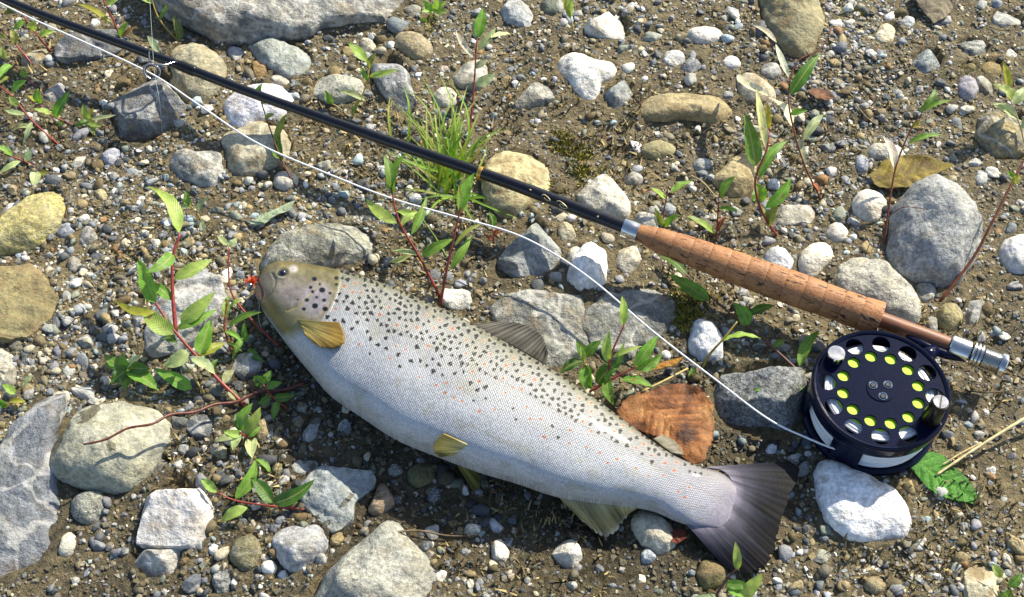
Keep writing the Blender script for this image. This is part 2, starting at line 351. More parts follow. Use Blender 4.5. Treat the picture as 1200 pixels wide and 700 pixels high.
# ------------------------------------------------------------------ stones traced one by one
# (name, label, material, colour, height factor, shape r/a/f, outline in photo pixels at about a third of the stone's height)
STONES = [
 ('boulder', 'broad pale grey boulder with a long flat face beyond the rod', 'c', 'a3a29b', .30, 'f', [(160,-60),(176,2),(196,20),(240,40),(290,47),(340,46),(366,42),(376,29),(410,22),(450,13),(474,0),(480,-60)]),
 ('stone', 'dark blue-grey slate lying half under the rod near the guide ring', 'd', '5c6066', .40, 'f', [(64,64),(75,50),(100,38),(125,31),(146,36),(154,52),(138,60),(120,67),(90,71),(70,71)]),
 ('stone', 'tan grey rough boulder right behind the rod beside the ring guide', 'm', 'a09a80', .50, 'r', [(194,64),(205,54),(225,50),(250,58),(266,80),(262,102),(240,121),(220,124),(203,100)]),
 ('stone', 'grey boulder with a tan side under the guide ring', 'c', '7f8284', .58, 'a', [(129,140),(132,120),(150,99),(168,84),(190,79),(206,95),(221,118),(215,132),(190,156),(165,167),(140,164)]),
 ('stone', 'lavender white smooth stone passing under the black rod', 'w', 'c9c9d2', .50, 'r', [(258,130),(265,115),(275,105),(300,94),(330,96),(346,110),(336,132),(300,149),(274,151)]),
 ('stone', 'lumpy light grey stone beneath the fly line', 'c', 'a5a59c', .45, 'r', [(196,187),(205,174),(230,177),(262,176),(265,200),(259,213),(240,221),(222,216),(204,206)]),
 ('stone', 'tan grey blocky stone crossed by the fly line', 'm', 'a9a48f', .50, 'r', [(259,162),(280,147),(310,142),(336,150),(342,170),(331,191),(305,203),(270,206),(264,190)]),
 ('pebble', 'round lavender pebble below the boulder under the guide ring', 'r', 'a2a5b4', .6, 'r', [(114,183),(121,172),(134,169),(144,178),(139,192),(126,197)]),
 ('stone', 'small grey-blue stone between the broad boulder and rod', 'g', '9a9c9c', .5, 'a', [(262,58),(275,49),(286,57),(289,69),(280,74),(267,69)]),
 ('stone', 'pale chipped stone tucked against the broad boulder', 'g', 'b5b4ad', .5, 'a', [(288,53),(300,45),(318,48),(322,60),(305,67),(292,64)]),
 ('stone', 'weathered pale stone among red stems', 'm', '9c9886', .5, 'a', [(14,72),(34,56),(54,51),(58,65),(38,77),(20,77)]),
 ('stone', 'flat pale grey shard beside the dark slate', 'g', '8f9092', .35, 'a', [(50,104),(67,90),(81,106),(64,122),(54,118)]),
 ('pebble', 'cream pebble beside the yellow-tan smooth boulder', 'm', 'b9ad84', .6, 'r', [(109,227),(118,218),(129,228),(119,239)]),
 ('pebble', 'little white pebble above the lavender pebble', 'w', 'd2d0ca', .6, 'a', [(114,120),(124,112),(131,122),(122,129)]),
 ('stone', 'greenish grey flat oval stone with a dark damp patch', 'v', '99a09a', .40, 'r', [(293,53),(305,43),(330,45),(358,57),(371,72),(357,87),(335,90),(310,79),(296,67)]),
 ('stone', 'clean pale grey oval stone just behind the rod', 'r', 'aeae9f', .52, 'r', [(362,106),(367,92),(385,86),(412,88),(428,95),(426,113),(405,120),(375,117)]),
 ('stone', 'olive tan peanut-shaped pebble', 'r', '948765', .62, 'r', [(457,48),(468,36),(485,35),(505,47),(509,60),(498,71),(482,67),(465,59)]),
 ('stone', 'small grey stone below the edge of the broad boulder', 'g', '8b8c82', .5, 'r', [(472,10),(480,3),(494,8),(496,16),(484,20),(474,17)]),
 ('stone', 'crumbling blue-grey rock standing behind the grass tuft', 'c', '8d9196', .42, 'a', [(432,82),(445,65),(465,61),(479,80),(483,105),(489,130),(478,143),(462,132),(450,112),(439,97)]),
 ('pebble', 'whitish tan pebble beside the peanut-shaped pebble', 'r', 'b9b39e', .6, 'r', [(419,52),(425,42),(436,46),(442,56),(432,62),(422,60)]),
 ('pebble', 'round olive pebble next to a whitish tan one', 'r', '8b7b4c', .6, 'r', [(398,60),(404,53),(414,56),(415,63),(406,67)]),
 ('pebble', 'flat brown tan pebble at the foot of the broad boulder', 'r', '8f8261', .5, 'r', [(439,39),(447,32),(458,34),(456,41),(446,43)]),
 ('stone', 'split pale stone behind the grass tuft', 'g', 'a8a698', .5, 'a', [(529,86),(540,72),(565,67),(575,80),(571,100),(550,109),(535,99)]),
 ('stone', 'small pale stone right at the back of the grass tuft', 'g', 'a6a596', .5, 'r', [(504,112),(513,101),(530,102),(538,116),(530,127),(512,125)]),
 ('pebble', 'pinkish grey pebble behind the grass tuft', 'r', 'a3978e', .5, 'r', [(512,80),(518,75),(528,77),(526,84),(516,85)]),
 ('boulder', 'mud-stained tan boulder under the gold band of the rod', 'm', 'b0a67e', .38, 'r', [(561,204),(575,180),(600,171),(628,177),(647,195),(643,226),(620,247),(590,254),(568,242)]),
 ('pebble', 'reddish brown pebble by the lavender white stone', 'm', '8f744b', .6, 'r', [(294,74),(302,66),(316,80),(310,91),(297,93)]),
 ('pebble', 'whitish long pebble between two oval stones', 'g', 'b8b6ab', .5, 'r', [(314,91),(325,84),(343,93),(338,103),(322,99)]),
 ('pebble', 'blue-grey pebble touching the black rod', 'g', '9aa3a8', .5, 'a', [(334,112),(342,103),(355,108),(352,120),(338,121)]),
 ('pebble', 'smooth whitish egg pebble below the fly line', 'r', 'bcb9ae', .6, 'r', [(317,208),(330,198),(350,204),(349,217),(335,222),(321,218)]),
 ('pebble', 'squarish pale pebble between rod and fly line', 'g', 'aaa89c', .5, 'a', [(367,191),(380,184),(391,190),(384,198),(371,197)]),
 ('stone', 'light bluish stone behind the tall red-stemmed seedling', 'g', 'a0a4a4', .5, 'a', [(584,9),(595,-6),(612,-2),(627,20),(624,33),(605,29),(590,23)]),
 ('stone', 'dark greenish stone beside a light bluish one', 'g', '666c5c', .5, 'r', [(633,5),(640,-8),(660,-6),(663,14),(648,20),(636,16)]),
 ('stone', 'white angular rock with a wedge top far behind the grip', 'w', 'c4c1b8', .52, 'a', [(678,38),(690,28),(715,13),(730,17),(741,28),(739,43),(715,47),(695,43)]),
 ('boulder', 'bright white quartz rock with a curved notch', 'w', 'd8d5cc', .42, 'r', [(649,66),(660,57),(675,57),(692,69),(718,73),(727,84),(713,93),(699,97),(705,108),(703,118),(690,118),(675,109),(662,91),(651,79)]),
 ('stone', 'faceted grey rock leaning on the white quartz', 'd', '8f9693', .6, 'a', [(703,107),(725,96),(744,94),(746,105),(732,123),(720,129),(711,118)]),
 ('stone', 'rough light grey stone beside the white quartz rock', 'c', 'a6a69d', .5, 'a', [(600,119),(612,103),(632,93),(646,95),(652,108),(646,123),(625,125),(602,129)]),
 ('boulder', 'long mud-covered tan rock half sunk in the sand', 'm', '9c8f6a', .34, 'r', [(740,126),(755,116),(780,109),(810,107),(840,111),(864,124),(868,135),(845,142),(800,140),(770,141),(748,137)]),
 ('stone', 'greenish tan sunken stone in front of the long muddy rock', 'm', '8e8865', .40, 'r', [(745,181),(752,168),(768,162),(790,167),(802,175),(782,181),(765,187)]),
 ('stone', 'white quartz stone with a rounded ridge on sandy mud', 'w', 'c9c6bf', .5, 'r', [(797,44),(812,33),(835,27),(849,31),(852,42),(836,51),(815,51)]),
 ('pebble', 'whitish pebble touching a blue-grey one', 'w', 'b4b5b2', .5, 'r', [(773,68),(782,58),(800,59),(806,68),(797,77),(780,77)]),
 ('pebble', 'blue-grey rough pebble touching a whitish one', 's', '84888a', .5, 'r', [(797,77),(806,67),(820,69),(824,80),(812,85),(800,84)]),
 ('pebble', 'grey ridged pebble before the white angular rock', 'g', '8f938c', .45, 'a', [(746,44),(758,34),(773,33),(778,42),(765,49),(750,49)]),
 ('pebble', 'bluish chip by the big tan boulder', 'g', '8b9296', .5, 'a', [(848,10),(856,3),(868,9),(866,19),(853,18)]),
 ('stone', 'cream tan stone under a bleached dry blade', 'm', 'b9b09a', .5, 'r', [(861,92),(873,81),(895,91),(914,114),(907,124),(885,124),(869,111)]),
 ('stone', 'tan mud-coloured boulder behind the broad-leaved seedling', 'm', 'a49670', .5, 'r', [(834,211),(850,190),(870,175),(886,180),(887,216),(876,230),(850,230)]),
 ('boulder', 'pale sunlit boulder just behind the rod by the winding check', 'g', 'c2beae', .45, 'a', [(670,230),(690,213),(708,202),(723,214),(740,241),(737,257),(715,266),(690,258),(674,243)]),
 ('pebble', 'grey oval pebble in front of the greenish tan stone', 'r', '9aa0a2', .5, 'r', [(810,193),(818,185),(832,184),(838,192),(830,199),(815,199)]),
 ('pebble', 'white pebble beside the mud-covered long rock', 'w', 'cbc9c6', .5, 'r', [(846,72),(853,63),(866,66),(870,76),(860,81),(850,80)]),
 ('pebble', 'two-toned pebble behind the pale sunlit boulder', 'g', 'a39f92', .55, 'r', [(728,208),(736,200),(750,202),(757,211),(748,218),(734,217)]),
 ('boulder', 'tall olive tan boulder at the edge of the gravel', 'm', '8d8768', .55, 'r', [(884,-20),(891,18),(904,40),(920,56),(938,68),(953,62),(960,40),(966,18),(958,-20)]),
 ('pebble', 'grey pebble beside the tall olive tan boulder', 'g', '8f908c', .55, 'r', [(889,84),(896,73),(911,70),(919,78),(913,91),(897,94)]),
 ('stone', 'cream white stone in a muddy ring', 'm', 'd0c8ad', .6, 'r', [(1024,45),(1031,29),(1042,25),(1052,34),(1047,48),(1034,53)]),
 ('pebble', 'small white-blue pebble beside the cream stone', 'w', 'bcc2c2', .55, 'r', [(1055,25),(1062,16),(1072,21),(1073,29),(1063,34)]),
 ('stone', 'blue-grey crystalline stone in fine gravel', 's', '88908f', .5, 'a', [(1067,67),(1078,57),(1099,59),(1108,72),(1096,83),(1085,89),(1072,79)]),
 ('stone', 'purple grey egg stone with a fine white vein', 'r', '9b98a4', .6, 'r', [(1120,98),(1128,85),(1139,86),(1147,103),(1141,119),(1130,120)]),
 ('stone', 'grey chipped stone leaning on the purple egg stone', 'g', '8d8d84', .5, 'a', [(1140,90),(1148,84),(1165,93),(1165,109),(1152,113)]),
 ('stone', 'grey ridged rock on smooth mud', 'c', '8b8f88', .4, 'a', [(1118,52),(1132,44),(1155,46),(1164,58),(1145,66),(1127,62)]),
 ('pebble', 'olive sunken pebble near the purple egg stone', 'm', '766c44', .45, 'r', [(1121,80),(1133,73),(1147,77),(1145,84),(1130,87)]),
 ('pebble', 'brown olive pebble by the chipped grey stone', 'm', '7c6e48', .45, 'r', [(1149,79),(1157,70),(1172,73),(1177,84),(1165,89),(1153,88)]),
 ('stone', 'long pale grey stone with a hooked end', 'g', '9b9c95', .4, 'a', [(1156,20),(1166,12),(1196,19),(1210,24),(1190,30),(1170,32)]),
 ('pebble', 'white squarish pebble on the mud', 'w', 'cdccc8', .5, 'a', [(1178,62),(1184,55),(1193,58),(1192,69),(1182,71)]),
 ('pebble', 'smooth blue-grey egg at the edge of the yellow leaf', 'r', '8c94a2', .6, 'r', [(1002,200),(1003,184),(1012,176),(1019,188),(1016,205)]),
 ('stone', 'long whitish stone arched behind the yellow leaf', 'w', 'b3b2a8', .5, 'r', [(1010,180),(1020,169),(1042,167),(1064,178),(1066,190),(1048,188),(1025,186)]),
 ('boulder', 'big smooth blue-grey boulder above the reel seat', 'r', '999c9b', .62, 'r', [(1041,292),(1043,262),(1050,238),(1065,220),(1085,208),(1105,206),(1123,213),(1137,235),(1150,270),(1148,302),(1132,323),(1110,330),(1075,322),(1050,316)]),
 ('boulder', 'pale smooth stone tucked under the cork grip end', 'r', 'afad9f', .40, 'r', [(975,322),(984,303),(1005,297),(1031,306),(1061,328),(1080,355),(1080,378),(1050,380),(1008,353),(983,342)]),
 ('stone', 'cream white mud-ringed stone next to the big smooth boulder', 'w', 'cfc9b9', .5, 'r', [(995,242),(1005,225),(1020,221),(1037,225),(1043,241),(1031,258),(1010,260)]),
 ('pebble', 'small mottled white pebble above the long egg stone', 'w', 'c0bcaf', .55, 'r', [(966,273),(973,261),(987,258),(996,270),(990,283),(974,285)]),
 ('stone', 'long cream egg stone behind the cork grip', 'w', 'cfcbbd', .5, 'r', [(934,312),(939,296),(950,284),(965,280),(980,290),(976,303),(956,323),(945,328),(935,324)]),
 ('pebble', 'blue-white stone touching the cork grip', 'w', 'bfc3ca', .55, 'r', [(895,305),(899,291),(910,286),(924,291),(931,308),(926,320),(905,320)]),
 ('stone', 'flat pale slab stone behind the broad-leaved seedling', 'g', 'b1ada0', .25, 'f', [(903,252),(912,243),(945,241),(961,244),(958,258),(930,263),(905,263)]),
 ('stone', 'white blocky stone beside the reddish dry stem', 'w', 'bcbec2', .5, 'r', [(1170,287),(1182,277),(1206,272),(1222,290),(1212,320),(1185,320),(1174,306)]),
 ('pebble', 'pale crusty pebble in front of the big smooth boulder', 'c', 'a7a596', .5, 'r', [(1070,337),(1078,327),(1092,330),(1101,344),(1090,354),(1075,352)]),
 ('stone', 'olive rounded stone beside the metal reel seat', 'r', '8b8256', .55, 'r', [(1097,370),(1104,354),(1117,351),(1129,362),(1128,380),(1115,388),(1102,386)]),
 ('pebble', 'long upright grey chip beside the olive stone', 'g', '9b9d9b', .5, 'a', [(1130,378),(1136,352),(1146,344),(1151,356),(1146,378),(1136,384)]),
 ('pebble', 'grey pebble against the wooden reel seat', 'g', '8e8d84', .55, 'r', [(1083,382),(1087,368),(1097,370),(1101,386),(1092,393)]),
 ('pebble', 'flat dark slate chip by the white blocky stone', 'd', '4c4f55', .4, 'a', [(1175,333),(1183,327),(1200,332),(1198,340),(1182,339)]),
 ('pebble', 'upright grey pebble left of the dry reddish stem', 'g', '949795', .55, 'r', [(1141,213),(1147,196),(1157,198),(1158,213),(1149,220)]),
 ('pebble', 'jagged whitish pebble beside an upright grey one', 'w', 'b7b6b0', .5, 'a', [(1131,193),(1138,182),(1150,188),(1157,194),(1144,197)]),
 ('stone', 'crumbling tan clod-like stone below the round-leaved plant', 'c', '9c8f68', .5, 'a', [(1143,160),(1150,136),(1175,126),(1205,130),(1218,165),(1200,186),(1165,184)]),
 ('boulder', 'smooth yellow-tan boulder beside coarse dark gravel', 'r', 'a39a5f', .45, 'r', [(-34,280),(-8,262),(20,240),(45,219),(66,216),(78,235),(74,260),(50,282),(20,294),(-30,300)]),
 ('boulder', 'dark tan flat-topped boulder beside coarse gravel', 'm', '7b7350', .32, 'f', [(-46,322),(0,311),(30,309),(56,327),(72,348),(62,367),(30,392),(0,396),(-46,396)]),
 ('stone', 'pale grey slab edge between the dark tan boulder and slate', 'g', 'a3a094', .3, 'f', [(-20,420),(-2,410),(12,418),(19,440),(8,462),(-20,460)]),
 ('pebble', 'blue-grey oval pebble beside the yellow-tan boulder', 'r', '8a909a', .5, 'r', [(61,272),(70,261),(84,261),(89,270),(76,279),(66,279)]),
 ('pebble', 'ash grey flat pebble next to a blue-grey one', 'g', '85857f', .45, 'a', [(89,275),(98,264),(116,265),(119,276),(105,286),(94,285)]),
 ('stone', 'flat grey stone under the big red-stemmed willow shoot', 'g', '9a9b9c', .32, 'f', [(167,395),(178,362),(200,340),(235,321),(256,329),(264,352),(259,372),(236,397),(205,414),(178,413)]),
 ('pebble', 'dark grey pebble beside the flat grey stone', 'd', '6c6f70', .5, 'a', [(151,376),(156,361),(170,361),(174,378),(163,388)]),
 ('pebble', 'olive grey pebble under the dark tan boulder', 'r', '6f6c58', .55, 'r', [(7,408),(12,396),(25,395),(28,407),(18,414)]),
 ('pebble', 'pale tan pebble beside the slate slab', 'g', 'a9a38d', .5, 'r', [(56,470),(64,456),(80,457),(87,468),(75,474)]),
 ('pebble', 'grey chip in coarse gravel near the rosette plant', 'g', '7f8078', .5, 'a', [(89,402),(96,390),(110,393),(111,406),(98,410)]),
 ('pebble', 'rounded brown-grey pebble in the gravel by the dark tan boulder', 'r', '8c867a', .5, 'r', [(77,312),(82,299),(92,301),(96,314),(86,320)]),
 ('pebble', 'white pebble leaning on the yellow-tan boulder', 'w', 'd0cec6', .55, 'r', [(0,250),(8,237),(20,236),(25,246),(12,257)]),
 ('boulder', 'large flat blue-grey slate slab', 'd', '6a7078', .14, 'f', [(-50,520),(-8,542),(18,510),(40,470),(60,457),(84,468),(77,490),(54,512),(62,530),(68,548),(64,580),(72,610),(70,642),(50,662),(20,674),(-50,688)]),
 ('boulder', 'rounded grey boulder with a reddish twig lying across it', 'v', '9c9c88', .40, 'r', [(56,532),(61,510),(80,485),(110,472),(150,468),(181,473),(198,490),(194,520),(177,547),(156,572),(120,577),(85,571),(64,552)]),
 ('stone', 'small grey-green stone between slate slab and cracked white rock', 's', '7c8078', .5, 'r', [(80,597),(89,576),(108,572),(124,580),(123,601),(108,616),(89,610)]),
 ('boulder', 'white faceted rock cracked across its lower end', 'w', 'b9b7b6', .55, 'a', [(158,638),(164,600),(180,565),(198,546),(216,554),(236,577),(250,592),(246,622),(226,640),(195,642)]),
 ('stone', 'broken-off end piece below the white faceted rock', 'g', 'adaba4', .5, 'a', [(151,657),(157,641),(195,645),(212,643),(214,662),(186,678),(164,672)]),
 ('pebble', 'grey bone-shaped pebble beside the slate slab', 'g', '7a7c80', .5, 'r', [(101,630),(108,625),(116,632),(127,641),(122,648),(110,646)]),
 ('pebble', 'white mottled long pebble against the slate slab', 'w', 'b0afa2', .5, 'r', [(67,650),(73,625),(82,618),(90,628),(86,644),(76,657)]),
 ('pebble', 'round pale grey pebble near the twig boulder', 'r', 'a2a6a6', .6, 'r', [(206,527),(212,519),(222,521),(223,530),(214,535)]),
 ('stone', 'dark blue-black block beside the twig boulder', 'd', '43484e', .55, 'a', [(216,500),(222,482),(243,480),(251,492),(247,512),(230,517)]),
 ('stone', 'dark wet chip between the twig boulder and blue-black block', 'd', '4f5450', .45, 'a', [(197,496),(202,484),(218,485),(222,497),(212,506),(200,504)]),
 ('stone', 'grey-brown flat shard wedged beside the twig boulder', 'd', '6c6a5c', .4, 'a', [(171,556),(178,538),(192,526),(200,532),(194,550),(178,564)]),
 ('stone', 'olive brown rounded stone by the heart-shaped one', 'r', '6e6947', .5, 'r', [(267,650),(272,634),(288,624),(303,628),(308,648),(297,668),(277,668)]),
 ('pebble', 'bright white pebble beside the cracked white rock', 'w', 'd6d5d0', .6, 'r', [(242,644),(248,636),(258,639),(257,648),(248,652)]),
 ('pebble', 'speckled grey pebble before the olive brown stone', 's', '84888a', .5, 'a', [(245,684),(252,670),(268,668),(276,680),(268,694),(252,694)]),
 ('boulder', 'blue-grey stone with dark wet patches beneath the fish belly', 'v', '8d9596', .26, 'f', [(351,571),(361,556),(378,546),(396,551),(442,556),(434,576),(416,592),(414,613),(390,621),(369,607),(357,591)]),
 ('stone', 'tan wedge pebble with a brown face', 'v', '9a8468', .6, 'a', [(429,599),(439,565),(448,554),(458,559),(463,590),(456,602),(440,605)]),
 ('stone', 'heart-shaped grey stone with a dark hole', 'g', '9b9ea2', .45, 'r', [(317,631),(324,617),(343,610),(355,619),(368,611),(381,617),(386,636),(366,660),(342,670),(327,657)]),
 ('boulder', 'large smooth beige-grey stone beside the wedge pebble', 'r', '94958b', .34, 'r', [(352,702),(375,665),(400,645),(430,624),(455,602),(470,609),(477,624),(492,640),(505,660),(503,692),(494,730),(366,730),(350,716)]),
 ('stone', 'half-wet grey slab piece in the shadow under the fish', 'v', '8f9694', .25, 'f', [(340,545),(352,539),(374,536),(376,546),(362,556),(345,556)]),
 ('stone', 'pale irregular stone poking from wet mud by the fish belly', 'v', 'a3a6a2', .3, 'f', [(353,512),(358,497),(366,486),(376,486),(374,502),(372,516),(358,520)]),
 ('pebble', 'bright white pebble beside the heart-shaped stone', 'w', 'dcdad2', .65, 'r', [(304,664),(310,653),(321,656),(326,667),(318,673),(307,672)]),
 ('pebble', 'pale grey pebble touching the bright white one', 'w', 'b9bcbd', .6, 'a', [(324,672),(329,665),(338,668),(337,678),(327,679)]),
 ('pebble', 'white rough pebble with a brown rim beneath the fish tail side', 'w', 'c6c2b6', .55, 'a', [(571,650),(577,634),(588,630),(598,644),(594,659),(580,662)]),
 ('pebble', 'small white cube-like pebble under the belly fins', 'w', 'c9c6bb', .6, 'a', [(541,622),(549,613),(561,612),(564,623),(552,631)]),
 ('pebble', 'white quartz crumb beside the large beige-grey stone', 'w', 'd2cfc4', .6, 'a', [(504,672),(512,666),(524,668),(524,680),(510,683)]),
 ('pebble', 'dark blue crystalline pebble below the belly fins', 's', '4a5260', .55, 'a', [(496,582),(502,571),(515,571),(518,582),(508,590)]),
 ('pebble', 'shiny grey round pebble below the belly', 's', '7d8078', .55, 'r', [(452,552),(458,542),(469,544),(474,554),(465,561),(455,560)]),
 ('pebble', 'round olive pebble beside the blue-grey wet stone', 'r', '6f6a3c', .6, 'r', [(315,550),(321,540),(332,543),(335,553),(325,560)]),
 ('stone', 'olive sunken stone under the belly fins', 'm', '595a38', .35, 'r', [(473,560),(480,545),(498,538),(512,548),(506,566),(488,573)]),
 ('pebble', 'tan pebble tucked between heart stone and beige-grey stone', 'r', '8a7a4c', .6, 'r', [(386,634),(390,621),(401,622),(405,634),(398,643),(389,642)]),
 ('stone', 'white mottled stone with brown stains', 'w', 'c2bdb0', .5, 'a', [(646,650),(654,634),(668,629),(680,640),(683,657),(668,668),(652,662)]),
 ('stone', 'mottled white-grey rock under the tail root', 'w', 'a8a595', .45, 'r', [(738,612),(748,595),(772,600),(790,615),(793,640),(778,652),(752,640)]),
 ('pebble', 'blue-grey pebble on dark mud below the tail', 'r', '9aa2ac', .6, 'r', [(749,650),(756,641),(767,643),(771,654),(762,661),(752,660)]),
 ('pebble', 'cream chip on dark mud below the tail', 'w', 'cbc6b0', .5, 'a', [(744,679),(749,672),(757,675),(757,683),(748,685)]),
 ('stone', 'dark olive stone under the lower tail lobe', 'm', '5c5830', .4, 'r', [(812,672),(822,656),(842,654),(855,668),(848,688),(824,692)]),
 ('boulder', 'grey faceted rock crossed by the fly line beyond the fish back', 'd', '8d9290', .50, 'a', [(573,313),(589,295),(604,265),(620,250),(636,254),(657,285),(663,302),(641,318),(610,322),(578,326)]),
 ('stone', 'brilliant white rounded stone beside the fly line', 'w', 'e4e2da', .55, 'r', [(664,331),(667,305),(680,288),(695,282),(709,291),(714,315),(707,335),(685,339)]),
 ('boulder', 'broad cracked grey slab against the back fin of the fish', 'c', '8c8f88', .11, 'f', [(572,358),(600,345),(640,345),(680,336),(694,350),(682,362),(688,378),(702,396),(692,414),(656,436),(630,424),(600,404)]),
 ('boulder', 'grey slab with a tan end beneath the fly line', 'c', '8a8d87', .14, 'f', [(672,374),(692,356),(730,340),(766,332),(782,345),(790,370),(767,402),(747,407),(737,428),(710,434),(692,398)]),
 ('stone', 'bluish white upright stone beside the brown dead leaf', 'w', 'c6cad0', .6, 'r', [(806,402),(807,385),(818,373),(836,377),(852,405),(847,422),(825,424),(810,417)]),
 ('pebble', 'cream grey stone under the winding check of the rod', 'g', 'b7b3a3', .5, 'a', [(720,307),(725,290),(740,277),(752,299),(747,317),(731,320)]),
 ('stone', 'whitish stone behind the front of the cork grip', 'g', 'bdbab0', .5, 'a', [(738,262),(744,250),(760,244),(776,252),(777,266),(758,272)]),
 ('pebble', 'tan knobbly pebble between faceted rock and white stone', 'm', 'aaa58e', .5, 'r', [(652,272),(658,256),(671,264),(677,279),(660,287)]),
 ('pebble', 'whitish pebble behind the brilliant white stone', 'w', 'b9b6a9', .5, 'r', [(661,303),(667,291),(680,286),(682,296),(672,308)]),
 ('boulder', 'dark speckled granite stone beside the reel', 's', '767b7e', .34, 'a', [(829,457),(849,432),(880,422),(916,421),(942,434),(951,470),(948,502),(921,516),(890,513),(859,503),(837,487)]),
 ('boulder', 'large milk-white quartz stone in front of the reel', 'w', 'd3d4d6', .36, 'r', [(952,552),(961,537),(975,535),(1000,546),(1028,558),(1051,573),(1068,592),(1071,613),(1064,633),(1030,635),(994,631),(970,614),(960,592)]),
 ('pebble', 'dark blue chip wedged beside the reel', 'd', '565c64', .5, 'a', [(938,520),(942,502),(951,500),(956,515),(950,530)]),
 ('pebble', 'greenish grey angular chip near the tail tip', 'g', '92968c', .5, 'a', [(951,656),(958,642),(970,638),(975,652),(966,661)]),
 ('pebble', 'pale green-white pebble beside the milk-white quartz', 'w', 'a9aea6', .5, 'a', [(1069,638),(1076,628),(1084,632),(1082,646),(1072,645)]),
 ('stone', 'whitish tan stone under a pale leaf blade', 'm', 'bdb79c', .4, 'a', [(1127,690),(1132,664),(1152,657),(1170,672),(1174,705),(1150,716),(1130,708)]),
 ('pebble', 'brownish rough clod in front of the milk-white quartz', 'm', '8c8264', .5, 'r', [(1011,684),(1018,673),(1034,674),(1041,686),(1030,696),(1016,694)]),
 ('boulder', 'mottled grey boulder under the head of the fish', 'c', '8c8e80', .38, 'r', [(300,312),(305,290),(323,278),(345,268),(380,261),(415,260),(438,269),(443,286),(427,302),(395,312),(350,320),(312,330)]),
 ('stone', 'flat white stone against the fish back', 'w', 'b9b9b0', .3, 'f', [(515,352),(520,338),(540,338),(557,346),(554,360),(530,362)]),
 ('stone', 'grey stone hidden among sprouts in front of the fish mouth', 'g', '8e9194', .45, 'a', [(268,432),(276,414),(296,410),(308,424),(300,444),(280,448)]),
 ('pebble', 'blue-white chip beside the dark speckled granite', 'w', 'b4bcc4', .55, 'a', [(896,524),(902,515),(911,520),(910,532),(900,533)]),
 ('pebble', 'white pebble on mud between slab and brown leaf', 'w', 'c8c8c4', .6, 'r', [(774,414),(779,408),(787,412),(786,420),(777,421)]),
]
def star_radius(pts, N, soft):
    """centroid and radius as a function of angle for a (near) star-shaped outline"""
    p = np.asarray(pts)[:, :2]; q = np.roll(p, -1, 0)
    cr = p[:, 0] * q[:, 1] - q[:, 0] * p[:, 1]; A = cr.sum() / 2
    c = ((p + q) * cr[:, None]).sum(0) / (6 * A)
    r = np.zeros(N)
    for k in range(N):
        d = np.array([math.cos(2 * math.pi * k / N), math.sin(2 * math.pi * k / N)])
        for a, b in zip(p, q):
            e = b - a; den = d[0] * e[1] - d[1] * e[0]
            if abs(den) < 1e-15: continue
            w_ = a - c
            t = (w_[0] * e[1] - w_[1] * e[0]) / den; u = (w_[0] * d[1] - w_[1] * d[0]) / den
            if t > 0 and -1e-6 <= u <= 1 + 1e-6: r[k] = max(r[k], t)
    r[r == 0] = r[r > 0].mean()
    for _ in range(soft): r = (np.roll(r, 1) + 2 * r + np.roll(r, -1)) / 4
    return c, r, abs(A)
def stone_verts(r, N, Mlat, h, shape, size, seed):
    e = {'r': .80, 'a': .66, 'f': .42}[shape]
    ph = np.linspace(-0.55, math.pi / 2, Mlat + 1)[:-1]
    th = np.arange(N) * 2 * math.pi / N
    cosp = np.cos(ph) ** e
    sinp = np.sign(ph) * np.abs(np.sin(ph)) ** (e if shape != 'r' else .95)
    zz = np.where(ph < 0, sinp * h * .7, sinp * h)
    X = (cosp[:, None] * (r * np.cos(th))[None]).ravel(); Y = (cosp[:, None] * (r * np.sin(th))[None]).ravel()
    Z = np.repeat(zz, N)
    V = np.stack([np.r_[X, 0], np.r_[Y, 0], np.r_[Z, h]], -1)
    g = np.random.default_rng(seed)
    # gentle tilt of the upper side
    tx, ty = g.normal(0, .10, 2)
    up = np.clip(V[:, 2] / h, 0, 1)
    V[:, 2] += up * (V[:, 0] * tx + V[:, 1] * ty)
    o = g.random(3) * 50
    if shape == 'r':
        for k in range(4):
            n = g.normal(0, 1, 3); n[2] = abs(n[2]) * 1.1 + .75; n /= np.linalg.norm(n)
            s = V @ n; d = s.max() * g.uniform(.78, .93)
            V = V - n * (np.clip(s - d, 0, None) * .5)[:, None]
    if shape != 'r':
        for k in range(7 if shape == 'a' else 3):
            n = g.normal(0, 1, 3); n[2] = abs(n[2]) * (.8 if shape == 'a' else 1.6) + (.55 if shape == 'a' else 1.2); n /= np.linalg.norm(n)
            s = V @ n; d = s.max() * g.uniform(.64, .90)
            ex = np.clip(s - d, 0, None)
            V = V - n * (ex * .985)[:, None]
    amp = {'r': .045, 'a': .022, 'f': .045}[shape] * size
    n1 = fbm(V / size * 2.6 + o, 3, seed); n2 = fbm(V / size * 9 + o, 3, seed + 5)
    rad = V / (np.linalg.norm(V, axis=1)[:, None] + 1e-9)
    V = V + rad * (n1 * amp + n2 * amp * (.34 if shape == 'r' else .6))[:, None]
    if shape == 'f':
        V[:, 2] += np.where(V[:, 2] > 0, fbm(V / size * np.array([3, 7, 3.]) + o, 4, seed + 9) * h * .12, 0)
    return V
def star_faces(N, Ml):
    F = [(i * N + j, i * N + (j + 1) % N, (i + 1) * N + (j + 1) % N, (i + 1) * N + j) for i in range(Ml - 1) for j in range(N)]
    top = Ml * N
    F += [((Ml - 1) * N + j, (Ml - 1) * N + (j + 1) % N, top) for j in range(N)]
    return F
FOOT = []           # (centre, radius table, height) of every stone, for bedding the ground against it
GRP = 'river stones bedded in the mud'
